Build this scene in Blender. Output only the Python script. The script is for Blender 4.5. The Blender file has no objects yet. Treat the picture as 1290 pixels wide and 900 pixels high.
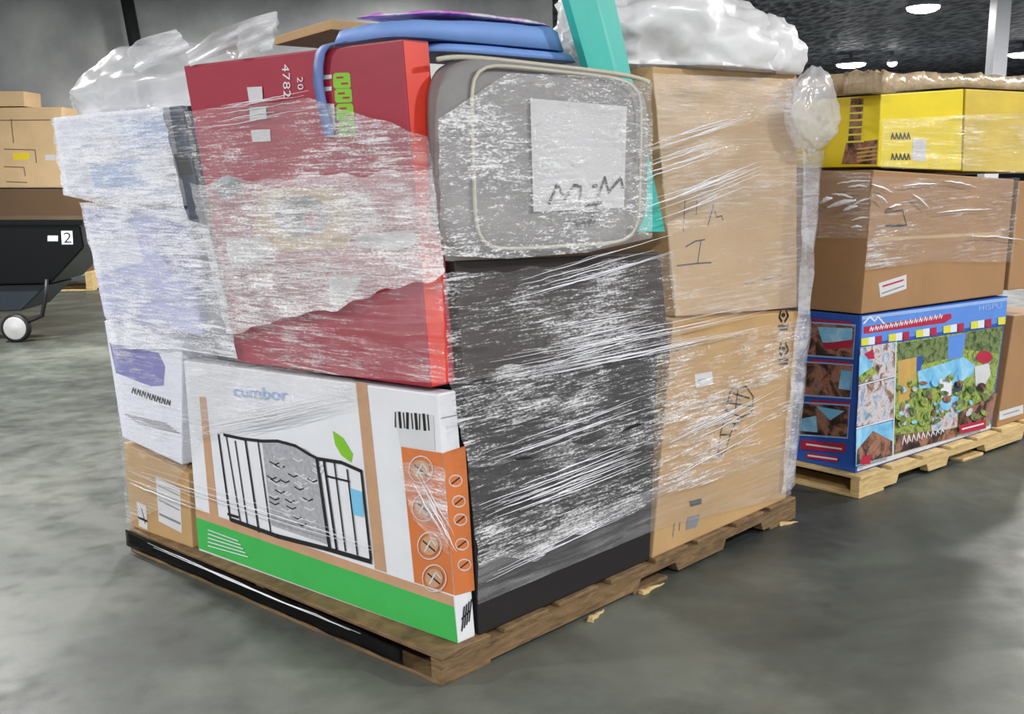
import bpy, bmesh, math, random
from mathutils import Vector, Matrix, noise

random.seed(7)
SC = bpy.context.scene
COL = SC.collection

# ------------------------------------------------------------------ camera
FPX, YH, ROLL, CAMH = 1400.0, 213.0, -0.025, 1.5
_p = math.atan((450 - YH) / FPX)
_f = Vector((0, math.cos(_p), -math.sin(_p)))
_r0 = Vector((1, 0, 0)); _u0 = _r0.cross(_f)
_r = _r0 * math.cos(ROLL) + _u0 * math.sin(ROLL)
_u = -_r0 * math.sin(ROLL) + _u0 * math.cos(ROLL)
EYE = Vector((0, 0, CAMH))
cd = bpy.data.cameras.new('camera'); cam = bpy.data.objects.new('camera', cd); COL.objects.link(cam)
M3 = Matrix((_r, _u, -_f)).transposed().to_4x4(); M3.translation = EYE
cam.matrix_world = M3
cd.sensor_width = 36; cd.lens = FPX / 1290 * 36; cd.clip_end = 200
SC.camera = cam

# ------------------------------------------------------------------ world and exposure
w = bpy.data.worlds.new('world'); SC.world = w; w.use_nodes = True
bg = w.node_tree.nodes['Background']
bg.inputs[0].default_value = (0.78, 0.82, 0.86, 1); bg.inputs[1].default_value = 1.0
SC.view_settings.view_transform = 'Standard'; SC.view_settings.look = 'None'
SC.view_settings.exposure = 0.1; SC.view_settings.gamma = 1.0
SC.view_settings.use_curve_mapping = False
CEIL = 4.6
LAMP_POWER = 330.0

# ------------------------------------------------------------------ helpers: geometry
def ray(px, py):
    return (_f * FPX + _r * (px - 645) + _u * (450 - py)).normalized()

class Plane:
    def __init__(s, p, n):
        s.p = Vector(p); s.n = Vector(n).normalized()
        if s.n.dot(EYE - s.p) < 0: s.n = -s.n
        s.e = Vector((0, 0, 1)).cross(s.n)
        s.e = s.e.normalized() if s.e.length > 1e-6 else Vector((1, 0, 0))
        s.up = s.n.cross(s.e).normalized()
        if s.up.z < 0: s.up = -s.up
    def hit(s, q, off=0.0, z=None):
        d = ray(*q); P = EYE + d * ((s.p + s.n * off - EYE).dot(s.n) / d.dot(s.n))
        if z is not None: P = P + s.up * ((z - P.z) / s.up.z)
        return P

def ground(px, py, z=0.0):
    d = ray(px, py); return EYE + d * ((z - EYE.z) / d.z)

A0 = ground(557, 866)
TH = 0.809
U = Vector((-math.sin(TH), math.cos(TH), 0)); V = Vector((math.cos(TH), math.sin(TH), 0)); Z = Vector((0, 0, 1))
def L(u, v, z): return A0 + U * u + V * v + Z * z
def vert_plane(a, b): return Plane(a, (b - a).cross(Z))
LEFT = vert_plane(L(.02, .094, 0), L(1.9, .02, 0))
RIGHT = Plane(L(.018, 0, .095), V.cross(U * .07 + Z))
K2 = ground(1082, 629)
TH2 = .683
U2 = Vector((-math.sin(TH2), math.cos(TH2), 0)); V2 = Vector((math.cos(TH2), math.sin(TH2), 0))
def L2(u, v, z): return K2 + U2 * u + V2 * v + Z * z

def sr(r, g, b):
    f = lambda c: (c / 255 / 12.92) if c / 255 <= .04045 else ((c / 255 + .055) / 1.055) ** 2.4
    return (f(r), f(g), f(b), 1.0)

def link(name, me, mats, parent=None, loc=None):
    """vertices are given in world space; origin goes to the base of the mesh"""
    o = bpy.data.objects.new(name, me); COL.objects.link(o)
    for m in (mats if isinstance(mats, (list, tuple)) else [mats]): me.materials.append(m)
    if parent is not None:
        loc = Vector((0, 0, 0)); sh = wloc(parent)
        o.parent = parent
    else:
        if loc is None:
            xs = [v.co for v in me.vertices]
            loc = Vector((sum(c.x for c in xs) / len(xs), sum(c.y for c in xs) / len(xs), min(c.z for c in xs)))
        sh = Vector(loc); o.location = sh
    me.transform(Matrix.Translation(-sh))
    return o
def wloc(o):
    l = Vector(o.location)
    while o.parent: o = o.parent; l += o.location
    return l
def tag(o, label=None, cat=None, group=None, kind=None):
    if label: o['label'] = label
    if cat: o['category'] = cat
    if group: o['group'] = group
    if kind: o['kind'] = kind
    return o
def empty(name, loc, label, cat, group=None):
    o = bpy.data.objects.new(name, None); COL.objects.link(o); o.location = loc; o.empty_display_size = .1
    return tag(o, label, cat, group)
def bm_mesh(bm, name, smooth=False):
    bmesh.ops.recalc_face_normals(bm, faces=bm.faces[:])
    me = bpy.data.meshes.new(name); bm.to_mesh(me); bm.free()
    if smooth:
        for p in me.polygons: p.use_smooth = True
    return me
def hex_bm(c, bev=.006, seg=2, bm=None):
    """c: eight corners, front TL TR BR BL then back TL TR BR BL"""
    own = bm is None
    bm = bm or bmesh.new()
    v = [bm.verts.new(p) for p in c]
    fs = [bm.faces.new([v[i] for i in q]) for q in ((0,1,2,3),(5,4,7,6),(4,5,1,0),(3,2,6,7),(4,0,3,7),(1,5,6,2))]
    if bev and own:
        bmesh.ops.bevel(bm, geom=bm.edges[:], offset=bev, segments=seg, profile=.6, affect='EDGES')
    return bm
def hexbox(name, c, mat, parent=None, bev=.006, seg=2):
    me = bm_mesh(hex_bm(c, bev, seg), name)
    return link(name, me, mat, parent)
def pxbox(name, pl, q, depth, mat, zb=None, zt=None, parent=None, bev=.006, off=0, seg=2, vmin=None):
    c = [pl.hit(p, off, z) for p, z in zip(q, (zt, zt, zb, zb))]
    if vmin is not None: c = [p + V * max(0, vmin - (p - A0).dot(V)) for p in c]
    tl, tr, br, bl = c
    f = [tl, tr, br, bl]
    return hexbox(name, f + [p + depth for p in f], mat, parent, bev, seg)
def obox(name, o, ex, ey, ez, mat, parent=None, bev=.003):
    """box from corner o with edge vectors"""
    c = [o+ez, o+ex+ez, o+ex, o, o+ey+ez, o+ex+ey+ez, o+ex+ey, o+ey]
    return hexbox(name, c, mat, parent, bev, 1)
def tube_bm(pts, r, n=6, bm=None, cap=True):
    bm = bm or bmesh.new(); rings = []
    pts = [Vector(p) for p in pts]
    for i, p in enumerate(pts):
        t = (pts[min(i+1, len(pts)-1)] - pts[max(i-1, 0)]).normalized()
        a = t.cross(Z); a = a.normalized() if a.length > .05 else t.cross(Vector((1, 0, 0))).normalized()
        b = t.cross(a)
        rr = r[i] if isinstance(r, (list, tuple)) else r
        rings.append([bm.verts.new(p + (a * math.cos(k * 2 * math.pi / n) + b * math.sin(k * 2 * math.pi / n)) * rr) for k in range(n)])
    for i in range(len(rings) - 1):
        for k in range(n):
            bm.faces.new((rings[i][k], rings[i][(k+1) % n], rings[i+1][(k+1) % n], rings[i+1][k]))
    if cap:
        bm.faces.new(rings[0][::-1]); bm.faces.new(rings[-1])
    return bm
def lathe_bm(c, axis, prof, n=32, bm=None):
    """prof: list of (radius, along axis)"""
    bm = bm or bmesh.new(); axis = Vector(axis).normalized()
    a = axis.orthogonal().normalized(); b = axis.cross(a); rings = []
    for r, h in prof:
        rings.append([bm.verts.new(Vector(c) + axis * h + (a * math.cos(k * 2 * math.pi / n) + b * math.sin(k * 2 * math.pi / n)) * r) for k in range(n)])
    for i in range(len(rings) - 1):
        for k in range(n):
            bm.faces.new((rings[i][k], rings[i][(k+1) % n], rings[i+1][(k+1) % n], rings[i+1][k]))
    bm.faces.new(rings[0][::-1]); bm.faces.new(rings[-1])
    return bm
def lerp(a, b, t): return a + (b - a) * t
def along(poly, t):
    seg = [math.dist(poly[i], poly[i+1]) for i in range(len(poly)-1)]; T = t * sum(seg)
    for i, s in enumerate(seg):
        if T <= s or i == len(seg) - 1:
            k = min(1, T / max(s, 1e-9)); return (lerp(poly[i][0], poly[i+1][0], k), lerp(poly[i][1], poly[i+1][1], k))
        T -= s

# ------------------------------------------------------------------ helpers: materials
def nodes(name):
    m = bpy.data.materials.new(name); m.use_nodes = True
    nt = m.node_tree; return m, nt, nt.nodes['Principled BSDF']
def N(nt, t, **kw):
    n = nt.nodes.new(t)
    for k, v in kw.items():
        if k.startswith('i_'): n.inputs[k[2:].replace('_', ' ')].default_value = v
        else: setattr(n, k, v)
    return n
def ramp(nt, stops, interp='LINEAR'):
    n = nt.nodes.new('ShaderNodeValToRGB'); n.color_ramp.interpolation = interp
    e = n.color_ramp.elements
    while len(e) < len(stops): e.new(.5)
    for x, (p, c) in zip(e, stops):
        x.position = p; x.color = c if len(c) == 4 else (*c, 1)
    return n
def g(v): return (v, v, v, 1)
def pm(name, col, rough=.6, var=.12, scale=(8, 8, 8), metal=0, bump=0, bscale=60, coat=0, spec=.5, detail=5):
    m, nt, b = nodes(name); c = col
    tc = N(nt, 'ShaderNodeTexCoord'); mp = N(nt, 'ShaderNodeMapping'); mp.inputs['Scale'].default_value = scale
    nz = N(nt, 'ShaderNodeTexNoise', i_Scale=1.0, i_Detail=detail, i_Roughness=.6)
    nt.links.new(tc.outputs['Object'], mp.inputs[0]); nt.links.new(mp.outputs[0], nz.inputs['Vector'])
    r = ramp(nt, [(.25, [x * (1 - var) for x in c[:3]]), (.75, [min(1, x * (1 + var)) for x in c[:3]])])
    nt.links.new(nz.outputs[0], r.inputs[0]); nt.links.new(r.outputs[0], b.inputs['Base Color'])
    b.inputs['Roughness'].default_value = rough; b.inputs['Metallic'].default_value = metal
    b.inputs['Coat Weight'].default_value = coat; b.inputs['Coat Roughness'].default_value = .15
    b.inputs['Specular IOR Level'].default_value = spec
    if bump:
        n2 = N(nt, 'ShaderNodeTexNoise', i_Scale=bscale, i_Detail=4.0)
        bp = N(nt, 'ShaderNodeBump', i_Strength=bump, i_Distance=.01)
        nt.links.new(tc.outputs['Object'], n2.inputs['Vector']); nt.links.new(n2.outputs[0], bp.inputs['Height']); nt.links.new(bp.outputs[0], b.inputs['Normal'])
    return m
def card(name, col, var=.1):
    m, nt, b = nodes(name)
    tc = N(nt, 'ShaderNodeTexCoord')
    n1 = N(nt, 'ShaderNodeTexNoise', i_Scale=3.0, i_Detail=6.0, i_Roughness=.6)
    mp = N(nt, 'ShaderNodeMapping'); mp.inputs['Scale'].default_value = (160, 160, 4)
    n2 = N(nt, 'ShaderNodeTexNoise', i_Scale=1.0, i_Detail=2.0)
    nt.links.new(tc.outputs['Object'], n1.inputs['Vector']); nt.links.new(tc.outputs['Object'], mp.inputs[0]); nt.links.new(mp.outputs[0], n2.inputs['Vector'])
    ad = N(nt, 'ShaderNodeMath', operation='MULTIPLY_ADD'); ad.inputs[1].default_value = .25
    nt.links.new(n2.outputs[0], ad.inputs[0]); nt.links.new(n1.outputs[0], ad.inputs[2])
    r = ramp(nt, [(.4, [x * (1 - var) for x in col[:3]]), (.85, [min(1, x * (1 + var)) for x in col[:3]])])
    nt.links.new(ad.outputs[0], r.inputs[0]); nt.links.new(r.outputs[0], b.inputs['Base Color'])
    bp = N(nt, 'ShaderNodeBump', i_Strength=.12, i_Distance=.004)
    nt.links.new(n2.outputs[0], bp.inputs['Height']); nt.links.new(bp.outputs[0], b.inputs['Normal'])
    b.inputs['Roughness'].default_value = .62
    return m
def photo(name, cols, scale=9.0, rough=.35):
    """a printed snapshot: soft patches of several inks"""
    m, nt, b = nodes(name); tc = N(nt, 'ShaderNodeTexCoord')
    nz = N(nt, 'ShaderNodeTexNoise', i_Scale=scale, i_Detail=5.0, i_Roughness=.65, i_Distortion=.6)
    nt.links.new(tc.outputs['Object'], nz.inputs['Vector'])
    k = len(cols); r = ramp(nt, [(.3 + .4 * i / (k - 1), c) for i, c in enumerate(cols)])
    nt.links.new(nz.outputs[0], r.inputs[0]); nt.links.new(r.outputs[0], b.inputs['Base Color'])
    b.inputs['Roughness'].default_value = rough
    return m
def wood(name, c1, c2):
    m, nt, b = nodes(name); tc = N(nt, 'ShaderNodeTexCoord'); mp = N(nt, 'ShaderNodeMapping')
    mp.inputs['Rotation'].default_value = (0, 0, -TH); mp.inputs['Scale'].default_value = (9, 9, 60)
    nz = N(nt, 'ShaderNodeTexNoise', i_Scale=1.0, i_Detail=8.0, i_Roughness=.7, i_Distortion=.8)
    nt.links.new(tc.outputs['Object'], mp.inputs[0]); nt.links.new(mp.outputs[0], nz.inputs['Vector'])
    r = ramp(nt, [(.3, c1), (.7, c2)]); nt.links.new(nz.outputs[0], r.inputs[0]); nt.links.new(r.outputs[0], b.inputs['Base Color'])
    bp = N(nt, 'ShaderNodeBump', i_Strength=.3, i_Distance=.005); nt.links.new(nz.outputs[0], bp.inputs['Height']); nt.links.new(bp.outputs[0], b.inputs['Normal'])
    b.inputs['Roughness'].default_value = .75
    return m
def film(name, lo, hi, sx=5.0, sy=70.0, t0=.42, t1=.68, col=(.92, .92, .96), rough=.25, bump=.5, fine=1.0, gloss=.05):
    """stretch film: clear plastic, white streaks for milky creases and painted glints"""
    m = bpy.data.materials.new(name); m.use_nodes = True; nt = m.node_tree; b = nt.nodes['Principled BSDF']; out = nt.nodes['Material Output']
    uv = N(nt, 'ShaderNodeTexCoord'); mp = N(nt, 'ShaderNodeMapping'); mp.inputs['Scale'].default_value = (sx, sy, 1)
    n1 = N(nt, 'ShaderNodeTexNoise', i_Scale=1.0, i_Detail=7.0, i_Roughness=.7, i_Distortion=.9)
    nt.links.new(uv.outputs['UV'], mp.inputs[0]); nt.links.new(mp.outputs[0], n1.inputs['Vector'])
    mp2 = N(nt, 'ShaderNodeMapping'); mp2.inputs['Scale'].default_value = (2.2, 4.5, 1)
    n2 = N(nt, 'ShaderNodeTexNoise', i_Scale=1.0, i_Detail=4.0, i_Roughness=.6)
    nt.links.new(uv.outputs['UV'], mp2.inputs[0]); nt.links.new(mp2.outputs[0], n2.inputs['Vector'])
    mp3 = N(nt, 'ShaderNodeMapping'); mp3.inputs['Scale'].default_value = (70, 170, 1)
    n3 = N(nt, 'ShaderNodeTexNoise', i_Scale=1.0, i_Detail=3.0, i_Roughness=.7)
    nt.links.new(uv.outputs['UV'], mp3.inputs[0]); nt.links.new(mp3.outputs[0], n3.inputs['Vector'])
    # streak value = stretched noise shifted by broad patches and fine crackle
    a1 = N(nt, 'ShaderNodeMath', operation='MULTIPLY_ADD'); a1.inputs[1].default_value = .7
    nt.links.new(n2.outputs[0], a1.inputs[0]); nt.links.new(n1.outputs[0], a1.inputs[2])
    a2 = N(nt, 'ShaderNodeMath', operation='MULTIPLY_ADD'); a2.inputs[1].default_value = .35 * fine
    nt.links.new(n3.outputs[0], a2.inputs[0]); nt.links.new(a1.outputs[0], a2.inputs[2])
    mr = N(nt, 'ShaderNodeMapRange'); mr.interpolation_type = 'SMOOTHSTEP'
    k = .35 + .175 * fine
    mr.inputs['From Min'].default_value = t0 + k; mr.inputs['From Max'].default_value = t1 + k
    mr.inputs['To Min'].default_value = lo; mr.inputs['To Max'].default_value = hi  # streak white covers milky film and glints painted into colour and opacity
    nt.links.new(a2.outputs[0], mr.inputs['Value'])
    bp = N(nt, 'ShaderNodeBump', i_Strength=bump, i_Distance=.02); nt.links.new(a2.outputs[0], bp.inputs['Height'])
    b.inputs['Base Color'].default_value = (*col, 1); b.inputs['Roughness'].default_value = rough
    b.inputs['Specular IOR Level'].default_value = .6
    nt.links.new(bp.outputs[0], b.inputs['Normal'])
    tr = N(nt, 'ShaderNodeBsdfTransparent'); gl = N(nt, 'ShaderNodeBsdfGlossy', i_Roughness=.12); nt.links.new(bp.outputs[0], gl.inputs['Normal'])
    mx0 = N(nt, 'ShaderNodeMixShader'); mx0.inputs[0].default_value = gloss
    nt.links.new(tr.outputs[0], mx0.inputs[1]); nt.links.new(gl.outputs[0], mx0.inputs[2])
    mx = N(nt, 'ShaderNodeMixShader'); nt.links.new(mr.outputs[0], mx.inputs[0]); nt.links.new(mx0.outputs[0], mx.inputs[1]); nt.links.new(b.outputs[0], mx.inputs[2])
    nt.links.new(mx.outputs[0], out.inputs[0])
    return m

def emit(name, col, s):
    m = bpy.data.materials.new(name); m.use_nodes = True; b = m.node_tree.nodes['Principled BSDF']
    b.inputs['Emission Color'].default_value = col; b.inputs['Emission Strength'].default_value = s
    return m

MT = {}
MT['tan'] = card('tan_cardboard', sr(192, 158, 112))
MT['tan2'] = card('kraft_cardboard', sr(182, 148, 102))
MT['brown'] = card('brown_cardboard', sr(160, 122, 84))
MT['pale'] = card('pale_cardboard', sr(206, 176, 134))
MT['umber'] = card('shaded_brown_cardboard', sr(104, 80, 56))  # base colour darkened to carry the cart's shade on the lower stacked carton
MT['white'] = pm('white_print', sr(222, 224, 230), .45, .05)
MT['offwhite'] = pm('offwhite_paper', sr(205, 205, 208), .6, .06)
MT['red'] = pm('crimson_print', sr(160, 42, 62), .4, .12, (3, 3, 14))
MT['orange_red'] = pm('orange_red_print', sr(226, 62, 44), .4, .08)
MT['green'] = pm('green_print', sr(62, 176, 84), .4, .05)
MT['lime'] = pm('lime_print', sr(128, 190, 40), .45, .1)
MT['orange'] = pm('orange_print', sr(204, 116, 62), .45, .08)
MT['ochre'] = pm('ochre_print', sr(196, 160, 90), .45, .15, (20, 20, 20))
MT['black'] = pm('black_ink', sr(24, 24, 26), .5, .1)
MT['blackbox'] = pm('black_carton', sr(30, 27, 28), .42, .15, (4, 4, 4))
MT['darkbox'] = pm('dark_brown_carton', sr(50, 41, 39), .45, .2, (4, 4, 10))
MT['navy'] = pm('navy_carton', sr(58, 70, 92), .5, .35, (6, 6, 6))
MT['lavender'] = pm('lavender_print', sr(178, 182, 226), .45, .14, (5, 5, 7))
MT['violet'] = pm('violet_print', sr(126, 124, 186), .45, .12, (9, 9, 9))
MT['whitebox'] = pm('white_carton', sr(226, 228, 240), .45, .05)
MT['grey'] = pm('grey_print', sr(128, 128, 134), .5, .1)
MT['meshgrey'] = pm('mesh_print', sr(164, 166, 172), .5, .25, (60, 60, 60))
MT['tanprint'] = pm('timber_print', sr(190, 150, 118), .5, .1)
MT['skyprint'] = pm('sky_print', sr(120, 190, 226), .4, .1)
MT['blueprint'] = pm('blue_carton_print', sr(44, 88, 176), .4, .1, (6, 6, 6))
MT['azure'] = pm('azure_print', sr(92, 140, 220), .4, .08)
MT['paleblue'] = pm('pale_blue_print', sr(150, 180, 226), .4, .05)
MT['crimson'] = pm('crimson_banner', sr(176, 36, 66), .4, .12)
MT['yellowprint'] = pm('yellow_print', sr(216, 214, 70), .45, .08)
MT['yellow'] = pm('yellow_carton', sr(232, 208, 36), .45, .08, (4, 4, 10))
MT['yellow2'] = pm('dull_yellow_wrap', sr(214, 186, 70), .45, .14, (5, 5, 9))
MT['teal'] = pm('teal_plank', sr(60, 190, 178), .45, .05)
MT['greyfab'] = pm('grey_fabric', sr(138, 136, 136), .8, .16, (5, 5, 5), bump=.25, bscale=220)
MT['piping'] = pm('beige_piping', sr(196, 190, 172), .6, .08)
MT['blue'] = pm('blue_foam', sr(124, 162, 228), .6, .08, (5, 5, 5))
MT['bluedark'] = pm('blue_strap', sr(104, 126, 186), .6, .1)
MT['magenta'] = photo('magenta_sheet', [sr(150, 60, 190), sr(214, 130, 220), sr(240, 236, 246), sr(200, 90, 190)], 7)
MT['steel'] = pm('grey_metal', sr(186, 188, 192), .35, .06, metal=.55)
MT['wood'] = wood('weathered_wood', sr(74, 56, 38), sr(140, 112, 76))
MT['wood2'] = wood('fresh_wood', sr(172, 142, 92), sr(220, 194, 140))
MT['rubber'] = pm('black_rubber', sr(22, 22, 24), .5, .1)
MT['plasticblack'] = pm('black_plastic', sr(7, 7, 9), .3, .1, spec=.3)
MT['hub'] = pm('grey_hub', sr(170, 170, 172), .4, .15, (14, 14, 14))
MT['pillar'] = pm('painted_steel', sr(226, 228, 234), .5, .04)
MT['pole'] = pm('dark_pole', sr(42, 44, 44), .5, .1)
MT['tape'] = pm('clear_tape', sr(196, 168, 124), .2, .06)
MT['yellowlabel'] = pm('yellow_sticker', sr(222, 200, 40), .5, .05)
MT['lawn'] = photo('lawn_print', [sr(44, 60, 36), sr(100, 126, 58), sr(168, 186, 92), sr(76, 88, 50), sr(196, 188, 160)], 22)
MT['foliage'] = photo('foliage_print', [sr(36, 52, 36), sr(76, 98, 56), sr(128, 142, 92), sr(60, 80, 50)], 30)
MT['people'] = photo('people_print', [sr(70, 60, 60), sr(150, 120, 108), sr(214, 204, 204), sr(150, 172, 200), sr(120, 128, 84)], 16)
MT['dusk'] = photo('dusk_print', [sr(24, 22, 30), sr(70, 52, 46), sr(170, 120, 96), sr(60, 90, 120)], 12)
MT['poolprint'] = photo('pool_print', [sr(84, 156, 210), sr(130, 196, 232), sr(186, 222, 240)], 9)
MT['bag'] = film('milky_bag_film', .5, .95, 6, 9, .38, .6, (.95, .95, .97), .42, .3, .5, .06)
MT['fold'] = pm('film_crease', sr(236, 236, 242), .18, .03)

def tri_text(body):
    cu = bpy.data.curves.new('t', 'FONT'); cu.body = body; cu.size = 1; cu.resolution_u = 3
    o = bpy.data.objects.new('t', cu); COL.objects.link(o); bpy.context.view_layer.update()
    dg = bpy.context.evaluated_depsgraph_get(); me = bpy.data.meshes.new_from_object(o.evaluated_get(dg))
    vs = [v.co.copy() for v in me.vertices]; fs = [tuple(p.vertices) for p in me.polygons]
    bpy.data.objects.remove(o); bpy.data.curves.remove(cu); bpy.data.meshes.remove(me)
    return vs, fs

class Print:
    """flat ink on a box face: polygons, strokes and lettering a fraction of a millimetre proud"""
    def __init__(s, pl, off=.0006, step=.0002):
        s.pl, s.off, s.step = pl, off, step; s.v = []; s.f = []; s.mi = []; s.mats = []
    def _m(s, m):
        m = MT[m]
        if m not in s.mats: s.mats.append(m)
        return s.mats.index(m)
    def _add(s, m, pts):
        b = len(s.v); s.v += pts; s.f.append(tuple(range(b, b + len(pts)))); s.mi.append(s._m(m))
    def poly(s, m, px):
        s._add(m, [s.pl.hit(q, s.off) for q in px]); s.off += s.step; return s
    def stroke(s, m, px, wd=.004, lift=True):
        P = [s.pl.hit(q, s.off) for q in px]
        for a, b in zip(P, P[1:]):
            d = b - a
            if d.length < 1e-6: continue
            d.normalize(); n = s.pl.n.cross(d) * (wd / 2); e = d * (wd * .3)
            s._add(m, [a - e - n, b + e - n, b + e + n, a - e + n])
        if lift: s.off += s.step * .3
        return s
    def oval(s, m, cx, cy, rx, ry, n=20, rot=0):
        pts = []
        for k in range(n):
            a = 2 * math.pi * k / n; x, y = rx * math.cos(a), ry * math.sin(a)
            pts.append((cx + x * math.cos(rot) - y * math.sin(rot), cy + x * math.sin(rot) + y * math.cos(rot)))
        return s.poly(m, pts)
    def ring(s, m, cx, cy, rx, ry, wd=.003, n=18):
        return s.stroke(m, [(cx + rx * math.cos(2*math.pi*k/n), cy + ry * math.sin(2*math.pi*k/n)) for k in range(n + 1)], wd)
    def text(s, m, body, p0, p1, up, flip=False):
        """baseline from pixel p0 to p1, up = pixel above p0 at cap height"""
        vs, fs = tri_text(body)
        a, b, c = s.pl.hit(p0, s.off), s.pl.hit(p1, s.off), s.pl.hit(up, s.off)
        x0 = min(v.x for v in vs); x1 = max(v.x for v in vs); y1 = max(v.y for v in vs)
        base = len(s.v)
        s.v += [a + (b - a) * ((v.x - x0) / (x1 - x0)) + (c - a) * (v.y / y1) for v in vs]
        k = s._m(m)
        for f in fs: s.f.append(tuple(base + i for i in f)); s.mi.append(k)
        s.off += s.step; return s
    def cut(s, name, parent, label=None):
        o = s.build(name, parent, label); s.v, s.f, s.mi, s.mats = [], [], [], []; return s
    def build(s, name, parent, label=None):
        me = bpy.data.meshes.new(name); me.from_pydata(s.v, [], s.f)
        o = link(name, me, list(s.mats), parent)
        for p, i in zip(me.polygons, s.mi): p.material_index = i
        if label: o['label'] = label
        return o

# ------------------------------------------------------------------ structure
def floor_mat():
    m, nt, b = nodes('polished_concrete'); tc = N(nt, 'ShaderNodeTexCoord')
    def nz(sc, d, r=.6, dist=0.):
        n = N(nt, 'ShaderNodeTexNoise', i_Scale=sc, i_Detail=d, i_Roughness=r, i_Distortion=dist); nt.links.new(tc.outputs['Object'], n.inputs['Vector']); return n
    n1, n2, n3 = nz(.75, 7., .62, .5), nz(7., 6.), nz(90., 3.)
    r1 = ramp(nt, [(.36, sr(52, 56, 52)), (.5, sr(74, 79, 73)), (.64, sr(102, 106, 98))])
    nt.links.new(n1.outputs[0], r1.inputs[0])
    r2 = ramp(nt, [(.3, g(.72)), (.7, g(1.0))]); nt.links.new(n2.outputs[0], r2.inputs[0])
    mx = N(nt, 'ShaderNodeMixRGB', blend_type='MULTIPLY'); mx.inputs[0].default_value = .7
    nt.links.new(r1.outputs[0], mx.inputs[1]); nt.links.new(r2.outputs[0], mx.inputs[2])
    r3 = ramp(nt, [(.3, g(.8)), (.55, g(1.0))]); nt.links.new(n3.outputs[0], r3.inputs[0])
    mx2 = N(nt, 'ShaderNodeMixRGB', blend_type='MULTIPLY'); mx2.inputs[0].default_value = .5
    nt.links.new(mx.outputs[0], mx2.inputs[1]); nt.links.new(r3.outputs[0], mx2.inputs[2])
    nt.links.new(mx2.outputs[0], b.inputs['Base Color'])
    rr = ramp(nt, [(.3, g(.34)), (.7, g(.6))]); nt.links.new(n2.outputs[0], rr.inputs[0]); nt.links.new(rr.outputs[0], b.inputs['Roughness'])
    bp = N(nt, 'ShaderNodeBump', i_Strength=.06, i_Distance=.01); nt.links.new(n2.outputs[0], bp.inputs['Height']); nt.links.new(bp.outputs[0], b.inputs['Normal'])
    return m
def slab(name, x0, x1, y0, y1, z0, z1, mat):
    c = [Vector(p) for p in ((x0,y0,z1),(x1,y0,z1),(x1,y0,z0),(x0,y0,z0),(x0,y1,z1),(x1,y1,z1),(x1,y1,z0),(x0,y1,z0))]
    return tag(hexbox(name, c, mat, bev=0), kind='structure')
slab('floor', -30, 40, -10, 60, -.2, 0, floor_mat())
def ceil_mat():
    m, nt, b = nodes('black_insulation'); tc = N(nt, 'ShaderNodeTexCoord')
    v = N(nt, 'ShaderNodeTexVoronoi', i_Scale=1.0); v.feature = 'F1'
    mp = N(nt, 'ShaderNodeMapping'); mp.inputs['Scale'].default_value = (5.5, 2.4, 1)
    nz = N(nt, 'ShaderNodeTexNoise', i_Scale=2.2, i_Detail=6.0)
    nt.links.new(tc.outputs['Object'], mp.inputs[0]); nt.links.new(mp.outputs[0], v.inputs['Vector']); nt.links.new(tc.outputs['Object'], nz.inputs['Vector'])
    r = ramp(nt, [(.12, sr(70, 72, 84)), (.4, sr(126, 128, 144)), (.7, sr(190, 192, 206))])
    nt.links.new(v.outputs['Distance'], r.inputs[0])
    nt.links.new(r.outputs[0], b.inputs['Base Color'])
    ad = N(nt, 'ShaderNodeMath', operation='ADD'); nt.links.new(v.outputs['Distance'], ad.inputs[0]); nt.links.new(nz.outputs[0], ad.inputs[1])
    bp = N(nt, 'ShaderNodeBump', i_Strength=.8, i_Distance=.12); nt.links.new(ad.outputs[0], bp.inputs['Height']); nt.links.new(bp.outputs[0], b.inputs['Normal'])
    b.inputs['Roughness'].default_value = .45
    return m
slab('ceiling', -30, 40, -10, 60, CEIL, CEIL + .2, ceil_mat())
def wall_mat():
    m, nt, b = nodes('grey_wall'); tc = N(nt, 'ShaderNodeTexCoord')
    n1 = N(nt, 'ShaderNodeTexNoise', i_Scale=.45, i_Detail=5.0, i_Roughness=.55); nt.links.new(tc.outputs['Object'], n1.inputs['Vector'])
    r = ramp(nt, [(.32, sr(128, 130, 133)), (.5, sr(178, 180, 180)), (.66, sr(222, 224, 221))])
    nt.links.new(n1.outputs[0], r.inputs[0]); nt.links.new(r.outputs[0], b.inputs['Base Color'])
    b.inputs['Roughness'].default_value = .35
    return m
WM = wall_mat()
WY = 17.6
slab('wall_left', -30, .75, WY, WY + .3, 0, CEIL, WM)
slab('wall_back', -30, 40, 58, 58.3, 0, CEIL, pm('dark_far_wall', sr(58, 60, 66), .7, .2, (.4, .4, .4)))

# columns and the dark pole against the wall
def column(name, px0, px1, dist, tilt, mat, label, depth=.3, cat='column'):
    pl = Plane((0, dist, 0), (0, -1, 0))
    a, b = pl.hit((px0[0], px0[1])), pl.hit((px1[0], px1[1]))
    wd = (b - a).x
    xb = a.x - tilt * (a.z); xt = a.x + tilt * (CEIL - a.z)
    f = [Vector((xt, dist, CEIL - .01)), Vector((xt + wd, dist, CEIL - .01)), Vector((xb + wd, dist, 0)), Vector((xb, dist, 0))]
    o = hexbox(name, f + [p + Vector((0, depth, 0)) for p in f], mat, None, .01)
    return tag(o, label, cat)
column('steel_column', (1250, 92), (1268, 92), 19.0, .03, MT['pillar'], 'pale grey steel column rising behind the yellow cartons')
column('steel_column', (806, 8), (842, 8), 13.5, .0, MT['pillar'], 'pale grey column behind the white plastic bag')
pl_ = Plane((0, WY - .5, 0), (0, -1, 0)); a_, b_ = pl_.hit((171, 58)), pl_.hit((160, 0))
d_ = (b_ - a_) / (b_.z - a_.z)
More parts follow.
